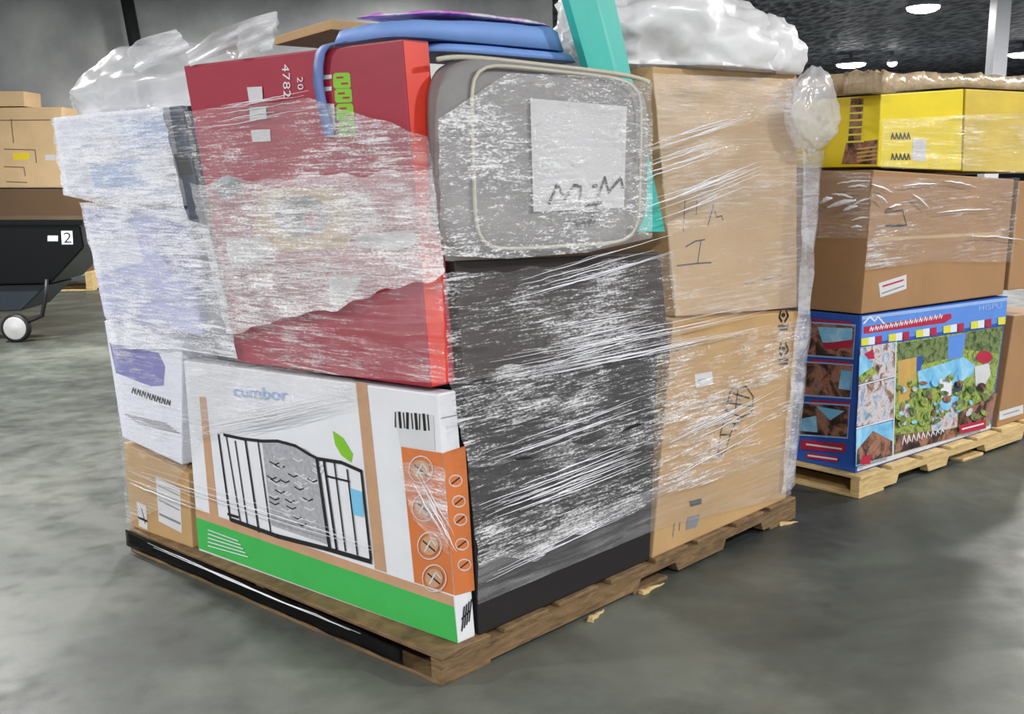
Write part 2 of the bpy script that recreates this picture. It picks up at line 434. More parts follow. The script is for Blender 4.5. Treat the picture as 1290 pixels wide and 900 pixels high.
pb, pt = a_ - d_ * a_.z, a_ + d_ * (CEIL - .03 - a_.z)
po = link('leaning_pole', bm_mesh(tube_bm([pb, pt], .095, 16), 'leaning_pole', True), MT['pole'])
tag(po, 'dark round pole leaning before the grey wall', 'pole')

# high-bay lamps
def lamp(loc, label, r=.3, power=LAMP_POWER, group='high bay lamps under the ceiling'):
    root = empty('high_bay_lamp', Vector((loc[0], loc[1], CEIL - .42)), label, 'lamp', group)
    c = Vector((loc[0], loc[1], CEIL - .01))
    link('housing', bm_mesh(lathe_bm(c, (0, 0, -1), [(.05, 0.0), (.05, .12), (r * .7, .16), (r * 1.08, .28), (r * 1.08, .3)], 24), 'housing', True), MT['steel'], root)
    link('lens', bm_mesh(lathe_bm(c, (0, 0, -1), [(r, .301), (r * .95, .35), (r * .7, .39), (r * .3, .415)], 24), 'lens', True), LENS, root)
    ld = bpy.data.lights.new('lamp_light', 'AREA'); ld.shape = 'DISK'; ld.size = r * 1.6; ld.energy = power; ld.color = (1, .985, .96)
    lo = bpy.data.objects.new('lamp_light', ld); COL.objects.link(lo); lo.parent = root; lo.location = (0, 0, -.03)
    return root
LENS = emit('lamp_lens', (1, 1, 1, 1), 14)
cp = Plane((0, 0, CEIL - .36), (0, 0, -1))
for q, lb in (((1163, 12), 'bright high bay lamp under the black ceiling above the yellow cartons'),
              ((1072, 83), 'far high bay lamp just above the crumpled film beside the white bag'),
              ((1290, 70), 'high bay lamp beyond the pale steel column'),
              ((1124, 81), 'tiny distant high bay lamp over the crumpled film')):
    h = cp.hit(q); lamp(h, lb, .3 if q[1] < 50 else (.14 if q[0] == 1124 else .42), LAMP_POWER)
for x, y, k in ((-6.0, -2.5, 1), (-6.0, 2.5, 1), (-4.6, 8.0, 1.4), (-2.2, 13.4, 1.7), (.6, -2.6, 1), (5.5, -2.5, 1), (5.5, 2.5, 1), (6.5, 8.0, 1), (7.6, 14.2, 1.3)):  # unseen lamps, added and placed to brighten loads, wall and column
    lamp((x, y), 'unseen high bay lamp added to light the loads and background', .3, LAMP_POWER * k)

# ------------------------------------------------------------------ pallets
def pallet(label, org, lu, lv, H, mat, notches, nd=8, U=U, V=V):
    root = empty('wooden_pallet', org + U * lu / 2 + V * lv / 2, label, 'pallet')
    t = H * .15; sw = .045; sh = H - 2 * t
    for k in range(3):   # stringers run along V
        u0 = (lu - sw) * k / 2
        prof = [(0, 0)]
        for (n0, n1) in notches: prof += [(n0, 0), (n0 + .02, sh * .55), (n1 - .02, sh * .55), (n1, 0)]
        prof += [(lv, 0), (lv, sh), (0, sh)]
        bm = bmesh.new()
        a = [bm.verts.new(org + U * u0 + V * v + Z * (t + z)) for v, z in prof]
        b = [bm.verts.new(org + U * (u0 + sw) + V * v + Z * (t + z)) for v, z in prof]
        bm.faces.new(a); bm.faces.new(b[::-1])
        for i in range(len(a)): bm.faces.new((a[i], a[(i+1) % len(a)], b[(i+1) % len(a)], b[i]))
        link('stringer', bm_mesh(bm, 'stringer'), mat, root)
    bw = lv / nd * .8
    for k in range(nd):
        v0 = (lv - bw) * k / (nd - 1); j = random.uniform(-.006, .006)
        obox('deck_board', org + U * j + V * v0 + Z * (H - t), U * lu, V * bw, Z * t, mat, root, .002)
    for k in range(3):
        v0 = (lv - bw) * k / 2
        obox('bottom_board', org + V * v0, U * lu, V * bw, Z * (t - .001), mat, root, .002)
    return root
PH = .095
pallet('weathered wooden pallet under the tall film-wrapped load', A0, 1.86, 2.06, PH, MT['wood'], [(.95, 1.2), (1.5, 1.8)])
pallet('fresh yellowish wooden pallet under the blue pool carton', K2, 1.5, 2.0, PH * 1.08, MT['wood2'], [(.3, .58), (.74, 1.12), (1.5, 1.8)], U=U2, V=V2)

# ------------------------------------------------------------------ main load, left side
gate = pxbox('gate_carton', LEFT, [(231, 454), (551, 497), (577, 812), (250, 692)], V * .074, MT['white'], zb=PH)
tag(gate, 'white, green and orange safety gate carton at the pallet corner', 'carton')
P = Print(LEFT)
P.poly('green', [(247, 652), (572, 765), (577, 811), (250, 691)])
P.poly('tanprint', [(246, 641), (571, 752), (572, 765), (247, 652)])
P.poly('tanprint', [(448, 482), (462, 483), (487, 722), (472, 717)])
P.poly('tanprint', [(251, 500), (259, 500), (275, 651), (264, 647)])
P.poly('orange', [(505, 563), (557, 571), (572, 750), (522, 734)])
P.poly('offwhite', [(497, 518), (546, 523), (548, 568), (504, 562)])
for k in range(9):
    x = 498 + k * 5.1
    P.stroke('black', [(x, 520 + k * .4), (x + (1.5 if k % 3 else 0), 538 + k * .5)], .012 if k % 2 else .006)
P.poly('lime', [(419, 543), (432, 552), (444, 572), (442, 583), (430, 574), (422, 560)])
P.poly('skyprint', [(441, 615), (456, 620), (458, 652), (444, 648)])
# gate drawing
gate_l = [((275, 548), (290, 655)), ((285, 551), (303, 660)), ((296, 556), (312, 664)), ((309, 556), (326, 670)), ((325, 558), (341, 672))]
for a, b in gate_l: P.stroke('black', [a, b], .011 if a[0] in (309, 275) else .007)
P.poly('meshgrey', [(330, 558), (360, 556), (385, 566), (399, 578), (412, 686), (342, 662)])
for k in range(46):
    x = 336 + random.random() * 60; y0 = 562 + random.random() * 90 + (x - 336) * .3
    P.stroke('offwhite' if k % 3 else 'black', [(x, y0), (x + 7, y0 + 4), (x + 12, y0 + 2)], .005, False)
P.stroke('black', [(282, 548), (305, 553), (330, 556), (350, 556), (372, 562), (390, 573), (398, 577)], .011)
P.stroke('black', [(399, 578), (415, 690)], .016); P.stroke('black', [(408, 582), (424, 693)], .012)
P.stroke('black', [(399, 578), (430, 583), (455, 594), (467, 704)], .012)
for a, b in (((421, 584), (435, 694)), ((437, 592), (450, 699)), ((411, 600), (440, 607))): P.stroke('black', [a, b], .007)
P.stroke('black', [(291, 655), (350, 676), (412, 692), (467, 708)], .016)
P.stroke('black', [(287, 648), (300, 652)], .01)
for cx, cy in ((530, 592), (534, 640), (541, 688), (547, 729)):
    P.ring('offwhite', cx, cy, 15, 17, .004); P.oval('tanprint', cx, cy, 11, 12)
    P.stroke('black', [(cx - 8, cy - 6), (cx + 7, cy + 7)], .006); P.stroke('offwhite', [(cx - 6, cy + 7), (cx + 2, cy - 8), (cx + 8, cy)], .005)
P.text('paleblue', 'cumbor', (294, 499), (362, 505), (293, 485))
for k in range(5): P.stroke('white', [(262, 668 + k * 5), (300 + k * 3, 682 + k * 5)], .004)
P.build('front_print', gate, 'printed picture of a black metal safety gate over a green band')
GS = Plane(LEFT.hit((577, 812)), RIGHT.n)
GS = Plane((LEFT.hit((577, 812)) + LEFT.hit((552, 497))) / 2 - U * 0.0, (LEFT.hit((552, 497)) - LEFT.hit((577, 812))).cross(V))
P = Print(GS, .0008)
P.poly('orange', [(558, 571), (586, 562), (598, 744), (573, 751)])
for i, (cx, cy) in enumerate(((574, 606), (578, 632), (580, 655), (582, 686), (585, 712))):
    P.ring('offwhite', cx, cy, 8, 7, .004); P.stroke('black', [(cx - 5, cy + 4), (cx + 5, cy - 4)], .005)
for k in range(4): P.stroke('black', [(582 + k * 3, 795 - k * 4), (585 + k * 3, 765 - k * 3)], .006)
P.stroke('black', [(582, 780), (592, 770)], .006); P.stroke('grey', [(556, 527), (585, 521)], .002)
P.build('side_print', gate)

red = pxbox('red_carton', LEFT, [(231, 83), (507, 49), (543, 489), (298, 456)], V * .1, MT['red'])
tag(red, 'tall flat crimson carton with orange-red edge standing on the gate carton', 'carton')
RS = Plane((LEFT.hit((507, 49)) + LEFT.hit((543, 489))) / 2, (LEFT.hit((507, 49)) - LEFT.hit((543, 489))).cross(V))
P = Print(RS, .0008); P.poly('orange_red', [(508, 51), (539, 55), (566, 481), (544, 487)]); P.build('edge_print', red, 'bright orange-red carton edge')
P = Print(LEFT)
for x0, y0, x1, y1 in ((420, 92, 441, 111), (422, 112, 443, 129), (424, 131, 445, 152), (427, 153, 447, 172)):
    P.poly('lime', [(x0 + 2, y0), (x1 - 2, y0 - .5), (x1, y0 + 2), (x1 + 1, y1 - 2), (x1 - 1, y1), (x0 + 2, y1 + .5), (x0, y1 - 2), (x0 - .5, y0 + 3)])
    P.stroke('red', [(x0 + 4, y0 + 6), (x0 + 12, y0 + 5.5)], .006); P.stroke('red', [(x1 - 3, y1 - 6), (x1 - 11, y1 - 5.5)], .006)
for (a, b, c, d) in (((404, 95), (418, 94), (418, 99), (404, 101)), ((406, 110), (418, 109), (418, 114), (406, 116)), ((409, 130), (421, 131), (423, 165), (416, 165))): P.poly('offwhite', [a, b, c, d])
P.cut('lettering', red, 'lime green vertical lettering')
def vtext(P, m, s, x, y0, dy, w=9):
    for i, ch in enumerate(s): P.text(m, ch, (x - w/2 + i * .6, y0 + i * dy - 1), (x - w/2 + i * .6, y0 + i * dy + w - 1), (x + w/2 + i * .6, y0 + i * dy - 1))
vtext(P, 'white', '4782', 360, 82, 11); P.cut('number_print', red, 'small white vertical figures'); vtext(P, 'white', '20', 378, 98, 9, 7)
P.cut('number_print', red, 'small white vertical figures')
P.poly('offwhite', [(311, 110), (330, 109), (331, 124), (326, 129), (314, 129)]); P.cut('sticker', red); P.poly('offwhite', [(314, 135), (335, 134), (336, 150), (315, 152)]); P.cut('sticker', red); P.poly('offwhite', [(316, 164), (340, 163), (341, 178), (318, 179)]); P.cut('sticker', red)
P.poly('ochre', [(330, 238), (420, 236), (452, 262), (438, 312), (360, 318), (318, 290)])
P.oval('grey', 380, 272, 34, 26); P.oval('black', 378, 270, 15, 12); P.oval('crimson', 392, 276, 10, 9)
P.poly('offwhite', [(284, 300), (338, 298), (344, 318), (330, 330), (290, 334)])
P.poly('offwhite', [(446, 296), (520, 290), (528, 306), (500, 316), (450, 312)])
P.poly('ochre', [(340, 299), (440, 297), (442, 311), (345, 314)])
P.poly('offwhite', [(414, 350), (458, 346), (444, 372), (420, 388)])
P.cut('front_print', red)
P.oval('navy', 287, 235, 17, 13)
P.build('sticker', red)

WD = V * .55
small = pxbox('small_carton', LEFT, [(155, 557), (237, 597), (243, 692), (165, 668)], V * .5, MT['tan2'], zb=PH, zt=None)
tag(small, 'small brown carton with white shipping labels beside the green band', 'carton')
P = Print(LEFT)
P.poly('offwhite', [(196, 601), (227, 616), (229, 672), (200, 657)]); P.stroke('grey', [(200, 630), (226, 643)], .006); P.stroke('grey', [(201, 648), (227, 660)], .01); P.stroke('grey', [(199, 612), (226, 625)], .004)
P.poly('offwhite', [(172, 632), (184, 638), (186, 668), (175, 663)]); P.stroke('black', [(174, 652), (185, 657)], .01); P.stroke('black', [(178, 640), (183, 660)], .006)
P.build('shipping_label', small)
lowwhite = pxbox('white_carton', LEFT, [(131, 404), (229, 430), (229, 586), (154, 551)], V * .5, MT['whitebox'])
tag(lowwhite, 'white carton with violet patch and black lettering on the small brown carton', 'carton')
P = Print(LEFT)
P.poly('violet', [(138, 432), (200, 445), (208, 462), (206, 486), (190, 487), (146, 470)])
for k in range(8):
    x = 166 + k * 6.2; y = 489 + k * 2.2
    P.stroke('black', [(x, y + 6), (x + 2, y), (x + 4, y + 7), (x + 5, y + 1)], .008)
for k in range(5): P.stroke('grey', [(158 + k * 4, 522 + k * 3), (210 + k * 4, 534 + k * 3)], .004)
P.build('front_print', lowwhite)
lav = pxbox('lavender_carton', LEFT, [(104, 262), (229, 264), (255, 424), (131, 400)], V * .5, MT['lavender'])
tag(lav, 'pale lavender carton under the overhanging white carton', 'carton')
P = Print(LEFT)
P.poly('violet', [(190, 290), (236, 275), (258, 350), (214, 345)]); P.poly('whitebox', [(112, 300), (170, 290), (182, 330), (122, 345)])
P.stroke('navy', [(120, 262 + 8), (126, 275), (123, 285)], .01)
P.build('front_print', lav)
topw = pxbox('white_carton', LEFT, [(66, 151), (199, 134), (223, 260), (81, 245)], V * .6, MT['whitebox'], zt=1.75)
tag(topw, 'wide white carton overhanging the lavender carton under the film hood', 'carton')
P = Print(LEFT); P.poly('paleblue', [(150, 150), (205, 146), (214, 180), (160, 190)]); P.poly('paleblue', [(110, 205), (190, 200), (200, 240), (120, 236)]); P.build('front_print', topw)
nav = pxbox('navy_carton', LEFT, [(212, 135), (228, 135), (290, 448), (266, 424)], V * .4, MT['navy'], off=-.02, zt=1.75)
tag(nav, 'narrow navy carton squeezed between white cartons and red carton', 'carton')
P = Print(LEFT, -.019); P.poly('black', [(219, 194), (236, 196), (244, 220), (226, 222)]); P.cut('side_print', nav); P.poly('grey', [(259, 380), (279, 382), (290, 446), (268, 424)])
P.build('side_print', nav)
P = Print(LEFT, .012); 

# ------------------------------------------------------------------ main load, right side
black = pxbox('black_carton', RIGHT, [(586, 488), (829, 446), (818, 692), (604, 792)], U * 1.0, MT['blackbox'], zb=PH, vmin=.175)
tag(black, 'large black carton on the pallet next to the orange carton edge', 'carton')
dark = pxbox('dark_carton', RIGHT, [(560, 330), (832, 318), (843, 438), (586, 481)], U * 1.0, MT['darkbox'], vmin=.2)
tag(dark, 'dark brown carton between grey cushion and black carton', 'carton')
lowb = pxbox('brown_carton', RIGHT, [(848, 404), (1009, 392), (990, 626), (821, 692)], U * 1.1, MT['tan2'], zb=PH)
tag(lowb, 'tall kraft carton with printed tool drawing beside the black carton', 'carton')
P = Print(RIGHT)
P.poly('offwhite', [(875, 472), (897, 468), (898, 484), (877, 489)]); P.stroke('grey', [(879, 480), (894, 476)], .004)
P.cut('label', lowb, 'small white label')
drill = [[(921, 491), (940, 487), (949, 500), (947, 520), (934, 526), (914, 517), (921, 491)], [(916, 518), (908, 545), (904, 575), (914, 570), (921, 545), (930, 527)], [(924, 496), (944, 502)], [(918, 508), (946, 512)], [(912, 530), (926, 534)], [(908, 548), (920, 548)], [(930, 490), (926, 520)]]
for s_ in drill: P.stroke('black', s_, .007)
for k in range(18):
    x, y = 910 + random.random() * 30, 500 + random.random() * 40; x -= (y - 500) * .3
    P.stroke('grey', [(x, y), (x + 4, y + 3)], .006, False)
P.cut('tool_drawing', lowb, 'printed black tool drawing')
P.poly('black', [(868, 632), (884, 628), (884, 635), (870, 639)]); P.poly('grey', [(866, 652), (882, 648), (878, 664), (864, 668)])
P.stroke('grey', [(850, 660), (848, 676)], .006); P.stroke('grey', [(857, 658), (856, 668)], .006)
P.cut('printed_mark', lowb)
for y in (400, 443):
    P.stroke('black', [(984, y - 10), (982, y), (985, y + 5)], .012); P.stroke('black', [(990, y - 10), (993, y - 2), (989, y + 5)], .012); P.oval('black', 987, y - 3, 2.5, 3)
    P.stroke('black', [(981, y + 11), (993, y + 10)], .01); P.stroke('black', [(982, y + 16), (992, y + 15)], .008)
    P.cut('printed_mark', lowb)
upb = pxbox('brown_carton', RIGHT, [(822, 84), (1004, 95), (1004, 388), (852, 399)], U * 1.1, MT['tan'], off=-.065)
tag(upb, 'upper tan carton with handwritten letters, resting on the kraft carton', 'carton')
P = Print(RIGHT, -.0645)
for s_ in ([(863, 253), (861, 292)], [(878, 254), (877, 270)], [(899, 258), (892, 284)], [(899, 262), (903, 274), (909, 272), (911, 277)], [(864, 311), (876, 304), (888, 302)], [(883, 304), (879, 331)], [(853, 335), (878, 332), (896, 331)]):
    P.stroke('black', s_, .006); P.cut('pen_stroke', upb)
for s_ in ([(939, 358), (951, 356)], [(962, 353), (984, 347)]): P.stroke('grey', s_, .006); P.cut('pen_stroke', upb)

# grey padded cushion with piping
def cushion():
    q = [(551, 66), (818, 96), (813, 311), (561, 326)]
    n = 40; bm = bmesh.new(); uvs = []
    pl = Plane(RIGHT.p, RIGHT.n)
    def pt(s, t, off):
        top = (lerp(q[0][0], q[1][0], s), lerp(q[0][1], q[1][1], s) ); bot = (lerp(q[3][0], q[2][0], s), lerp(q[3][1], q[2][1], s))
        return pl.hit((lerp(top[0], bot[0], t), lerp(top[1], bot[1], t)), off)
    def rr(s, t, r):  # squircle mapping so that corners are rounded
        x, y = s * 2 - 1, t * 2 - 1
        k = 5.0; m = max(abs(x), abs(y)); d = (abs(x) ** k + abs(y) ** k) ** (1 / k)
        f = m / d if d > 1e-6 else 1
        return (x * f + 1) / 2, (y * f + 1) / 2
    front = [[None] * (n + 1) for _ in range(n + 1)]
    for i in range(n + 1):
        for j in range(n + 1):
            s, t = i / n, j / n; s2, t2 = rr(s, t, 0)
            e = max(abs(s * 2 - 1), abs(t * 2 - 1)); bul = -.035 * e ** 8
            nz_ = noise.noise(Vector((s * 4, t * 5, 3))) * .008
            front[i][j] = bm.verts.new(pt(s2, t2, .078 + bul + nz_ * (1 - e ** 4)))
    for i in range(n):
        for j in range(n): bm.faces.new((front[i][j], front[i+1][j], front[i+1][j+1], front[i][j+1]))
    ring = [front[i][0] for i in range(n)] + [front[n][j] for j in range(n)] + [front[i][n] for i in range(n, 0, -1)] + [front[0][j] for j in range(n, 0, -1)]
    D = U * .055; pr = ring
    for f_ in (.25, .75, 1.0):
        nr = [bm.verts.new(v.co + D * f_ * (1 if True else 0)) if True else None for v in ring]
        for k in range(len(ring)): bm.faces.new((pr[k], nr[k], nr[(k+1) % len(ring)], pr[(k+1) % len(ring)]))
        pr = nr
    bm.faces.new(pr)
    o = link('storage_cushion', bm_mesh(bm, 'storage_cushion', True), MT['greyfab'])
    pts = []
    for k in range(81):
        a = 2 * math.pi * k / 80; x, y = math.cos(a), math.sin(a)
        d = (abs(x) ** 7 + abs(y) ** 7) ** (1 / 7); x, y = x / d, y / d
        pts.append(pt(.56 + x * .405, .5 + y * .47, .083))
    link('piping', bm_mesh(tube_bm(pts, .006, 6), 'piping', True), MT['piping'], o)
    pts = [pt(t_, .004 + .03 * (abs(t_ * 2 - 1) ** 6), .04) for t_ in [k / 30 for k in range(31)]]
    link('piping', bm_mesh(tube_bm(pts, .008, 6), 'piping', True), MT['piping'], o)
    return o
cush = tag(cushion(), 'grey padded cushion with beige piping and a white paper sheet taped on', 'cushion')
P = Print(RIGHT, .088)
P.poly('offwhite', [(668, 124), (790, 134), (786, 262), (672, 267)])
P.build('paper_sheet', cush, 'white paper sheet with handwritten letters')
P = Print(RIGHT, .0895)
for s_ in ([(692, 256), (702, 232), (712, 250), (724, 233), (732, 236), (730, 255)], [(747, 235), (752, 234)], [(754, 246), (762, 224), (767, 242), (782, 224), (785, 236)], [(735, 259), (758, 255)], [(752, 257), (744, 279)], [(712, 281), (750, 280)]): P.stroke('black', s_, .0115); P.cut('pen_stroke', cush)

# teal plank leaning behind the cushion, rising above the load
tp = Plane(RIGHT.p, RIGHT.n)
bm = bmesh.new(); rings = []
for pxs in (((708, -30), (744, -30), (768, -30)), ((800, 292), (824, 292), (838, 292))):
    a, b, c = tp.hit(pxs[0], -.03), tp.hit(pxs[1], -.016), tp.hit(pxs[2], -.026)
    rings.append([bm.verts.new(x) for x in (a, b, c, c - RIGHT.n * .034, a - RIGHT.n * .03)])
for i in range(5): bm.faces.new((rings[0][i], rings[0][(i+1) % 5], rings[1][(i+1) % 5], rings[1][i]))
bm.faces.new(rings[0][::-1]); bm.faces.new(rings[1])
teal = link('teal_plank', bm_mesh(bm, 'teal_plank'), MT['teal'])
tag(teal, 'teal painted plank standing up between grey cushion and tan carton', 'plank')

# ------------------------------------------------------------------ things lying on top
def soft_slab(name, plan, z0, hfun, mat, n=36, edge=.5, seed=0, amp=.01, parent=None):
    """rounded pad over a plan quad given as four L(u,v) corners; hfun(s,t) thickness"""
    bm = bmesh.new(); T = []; B = []
    for i in range(n + 1):
        T.append([]); B.append([])
        for j in range(n + 1):
            s, t = i / n, j / n
            x, y = s * 2 - 1, t * 2 - 1; m = max(abs(x), abs(y)); d = (abs(x) ** 6 + abs(y) ** 6) ** (1/6)
            f = m / d if d > 1e-6 else 1; s2, t2 = (x * f + 1) / 2, (y * f + 1) / 2
            a = [lerp(lerp(plan[0][k], plan[1][k], s2), lerp(plan[3][k], plan[2][k], s2), t2) for k in (0, 1)]
            h = hfun(s2, t2) * (max(0, 1 - m ** 14)) ** edge + amp * noise.noise(Vector((s * 5, t * 5, seed))) * (1 - m ** 4)
            T[i].append(bm.verts.new(L(a[0], a[1], z0 + h))); B[i].append(bm.verts.new(L(a[0], a[1], z0 - .0005)))
    for i in range(n):
        for j in range(n):
            bm.faces.new((T[i][j], T[i+1][j], T[i+1][j+1], T[i][j+1])); bm.faces.new((B[i][j], B[i][j+1], B[i+1][j+1], B[i+1][j]))
    bmesh.ops.remove_doubles(bm, verts=bm.verts, dist=.0012)
    return link(name, bm_mesh(bm, name, True), mat, parent)
ZT = 1.872
tray = pxbox('shallow_carton', LEFT, [(346, 46), (417, 24), (417, 37), (346, 57)], V * .5, MT['tan'], off=-.2, bev=.003)
tag(tray, 'shallow tan carton propped on top behind the blue mat', 'carton')
mat_ = soft_slab('foam_mat', [(.62, .15), (.26, .15), (.26, .96), (.62, .96)], ZT + .022, lambda s, t: .055 + .03 * t, MT['blue'], amp=.012)
tag(mat_, 'folded blue foam mat lying on top of red carton and grey cushion', 'mat')
soft_slab('lower_fold', [(.58, .3), (.255, .3), (.255, 1.01), (.58, 1.01)], ZT - .012, lambda s, t: .03, MT['blue'], amp=.004, seed=5, parent=mat_)
# strap hanging over the red carton
sp = [(432, 52), (410, 57), (403, 66), (400, 84), (400, 105), (404, 128), (409, 150), (414, 172)]
bm = bmesh.new(); pr = None
for k in range(29):
    q = along(sp, k / 28); a = LEFT.hit((q[0] - 5.5, q[1]), .012); b = LEFT.hit((q[0] + 5.5, q[1]), .018)
    c = [bm.verts.new(x) for x in (a, b, b - LEFT.n * .006, a - LEFT.n * .006)]
    if pr:
        for i in range(4): bm.faces.new((pr[i], pr[(i+1) % 4], c[(i+1) % 4], c[i]))
    pr = c
link('strap', bm_mesh(bm, 'strap', True), MT['bluedark'], mat_)['label'] = 'blue strap hanging down the red carton'
mg = soft_slab('magenta_sheet', [(.57, .2), (.27, .36), (.3, .92), (.57, .9)], ZT + .106, lambda s, t: .012, MT['magenta'], n=24, amp=.012, seed=9)
tag(mg, 'thin magenta and white sheet lying on the blue mat', 'sheet')
# folding metal bar
bar = empty('metal_bar', RIGHT.hit((794, 55), -.2), 'grey folding metal bar between teal plank and white bag', 'bar')
bp1 = Plane(RIGHT.p + U * .2, RIGHT.n)
a, b = bp1.hit((788, 62)), bp1.hit((856, 22))
c_ = U * .05; up = Z * .028
hexbox('rail', [a + up, b + up, b, a, a + up + c_, b + up + c_, b + c_, a + c_], MT['steel'], bar, .004)
a, b = bp1.hit((838, 40), .01), bp1.hit((886, 24), .01)
hexbox('folding_arm', [a + up * .7, b + up * .7, b, a, a + up * .7 + c_, b + up * .7 + c_, b + c_, a + c_], MT['steel'], bar, .004)
link('joint', bm_mesh(lathe_bm(bp1.hit((846, 38), .03), bp1.n, [(.016, -.02), (.018, 0), (.012, .008)], 14), 'joint', True), MT['plasticblack'], bar)

def blob(name, c, ru, rv, rz, mat, zmin, seed, amp=.1, sub=5, fr=3.0, power=1.0, parent=None, skew=0.0):
    bm = bmesh.new(); bmesh.ops.create_icosphere(bm, subdivisions=sub, radius=1)
    for v in bm.verts:
        d = v.co.normalized()
        k = 1 + amp * noise.fractal(d * fr + Vector((seed, seed * .7, 0)), 1.0, 2.1, 5) + .5 * amp * abs(noise.noise(d * fr * 3 + Vector((0, seed, 0))))
        x = d * k
        z = max(zmin, c[2] + x.z * rz)
        v.co = L(c[0] + x.x * ru, c[1] + x.y * rv + skew * x.z * rv, z)
    return link(name, bm_mesh(bm, name, True), mat, parent)
bag = blob('plastic_bag', (.44, 1.80, 1.94), .32, .66, .29, MT['bag'], 1.868, 3.0, .24, fr=1.7)
blob('drape', (.26, 2.2, 1.95), .13, .22, .15, MT['bag'], 1.868, 8.0, .25, 4, 2.0, parent=bag)
tag(bag, 'bulging milky white plastic bag on top of the tan carton', 'bag')

# ------------------------------------------------------------------ stretch wrap on the main load
wrap = empty('stretch_wrap', L(.95, 1.0, PH), 'clear stretch film wound around the tall load in creased bands', 'plastic wrap')
def film_band(pl, top, bot, mat, off=.02, amp=.008, nx=70, ny=26, seed=0, parent=None, name='film_band', fx=3.0, fy=26.0, ragged=.0):
    bm = bmesh.new(); uvl = bm.loops.layers.uv.new('UVMap'); G = []; UVs = {}
    for i in range(nx + 1):
        a, b = along(top, i / nx), along(bot, i / nx); G.append([])
        for j in range(ny + 1):
            t = j / ny
            if ragged: t = t + (ragged * noise.noise(Vector((i * .13, 7 * seed, 0))) * (1 - t) if t < .5 else ragged * noise.noise(Vector((i * .13, 9 * seed, 5))) * t)
            q = (lerp(a[0], b[0], t), lerp(a[1], b[1], t))
            P0 = pl.hit(q, off); e = (P0 - pl.p).dot(pl.e); z = P0.z
            d = amp * (noise.noise(Vector((e * fx, z * fy, seed * 3.3))) + .6 * noise.noise(Vector((e * fx * 2, z * fy * 2.5, seed))))
            v = bm.verts.new(P0 + pl.n * max(d, -min(.012, .35 * off))); G[-1].append(v); UVs[v] = (e + seed * .37, z)
    for i in range(nx):
        for j in range(ny):
            f = bm.faces.new((G[i][j], G[i+1][j], G[i+1][j+1], G[i][j+1]))
            for lp in f.loops: lp[uvl].uv = UVs[lp.vert]
    me = bm_mesh(bm, name, True)
    return link(name, me, mat, parent or wrap)
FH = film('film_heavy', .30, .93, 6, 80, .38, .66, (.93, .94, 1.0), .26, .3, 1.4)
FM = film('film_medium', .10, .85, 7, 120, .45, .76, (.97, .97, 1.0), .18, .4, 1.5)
FD = film('film_over_dark', .04, .8, 8, 130, .46, .74, (.97, .97, 1.0), .16, .4, 1.5, .02)
FA = film('film_dense', .22, .9, 7, 100, .42, .72, (.95, .95, .98), .2, .35, 1.6)
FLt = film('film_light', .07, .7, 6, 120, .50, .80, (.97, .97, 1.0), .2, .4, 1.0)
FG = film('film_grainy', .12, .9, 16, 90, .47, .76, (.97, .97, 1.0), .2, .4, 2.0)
FZ = film('film_haze', .14, .5, 5, 90, .46, .8, (.84, .84, .86), .25, .3, 1.0)
FS = film('film_sheet', .05, .24, 2, 30, .4, .8, (.86, .86, .9), .2, .3, .5, .1)
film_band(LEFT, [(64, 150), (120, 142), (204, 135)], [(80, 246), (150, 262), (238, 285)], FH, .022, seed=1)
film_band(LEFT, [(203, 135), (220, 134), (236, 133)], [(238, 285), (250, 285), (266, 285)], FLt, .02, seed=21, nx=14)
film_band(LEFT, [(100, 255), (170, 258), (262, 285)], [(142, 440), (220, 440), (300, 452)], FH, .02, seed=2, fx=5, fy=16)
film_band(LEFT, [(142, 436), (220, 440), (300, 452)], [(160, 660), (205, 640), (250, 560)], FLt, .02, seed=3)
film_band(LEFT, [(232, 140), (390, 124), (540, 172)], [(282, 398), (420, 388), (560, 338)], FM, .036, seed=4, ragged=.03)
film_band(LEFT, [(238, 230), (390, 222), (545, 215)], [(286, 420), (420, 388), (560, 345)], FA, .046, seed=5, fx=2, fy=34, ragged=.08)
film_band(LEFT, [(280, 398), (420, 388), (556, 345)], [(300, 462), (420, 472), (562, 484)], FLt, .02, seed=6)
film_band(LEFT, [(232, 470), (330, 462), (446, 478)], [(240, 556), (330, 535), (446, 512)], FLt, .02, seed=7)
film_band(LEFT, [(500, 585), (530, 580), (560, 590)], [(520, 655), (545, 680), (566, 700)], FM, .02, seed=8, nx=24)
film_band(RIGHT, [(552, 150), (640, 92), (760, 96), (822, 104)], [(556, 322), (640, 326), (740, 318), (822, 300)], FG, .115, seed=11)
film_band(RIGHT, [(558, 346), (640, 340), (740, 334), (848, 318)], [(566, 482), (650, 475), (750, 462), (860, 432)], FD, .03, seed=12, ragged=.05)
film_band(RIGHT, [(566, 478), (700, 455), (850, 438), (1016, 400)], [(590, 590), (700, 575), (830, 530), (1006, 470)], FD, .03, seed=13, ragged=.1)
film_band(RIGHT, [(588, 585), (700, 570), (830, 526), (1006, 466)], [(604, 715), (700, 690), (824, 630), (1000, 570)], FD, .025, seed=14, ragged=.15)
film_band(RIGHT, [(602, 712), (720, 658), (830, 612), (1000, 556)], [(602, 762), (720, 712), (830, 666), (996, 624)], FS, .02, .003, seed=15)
film_band(RIGHT, [(822, 92), (900, 96), (1012, 100)], [(850, 400), (930, 395), (1018, 385)], FZ, .03, seed=16, fx=2.5, fy=18)

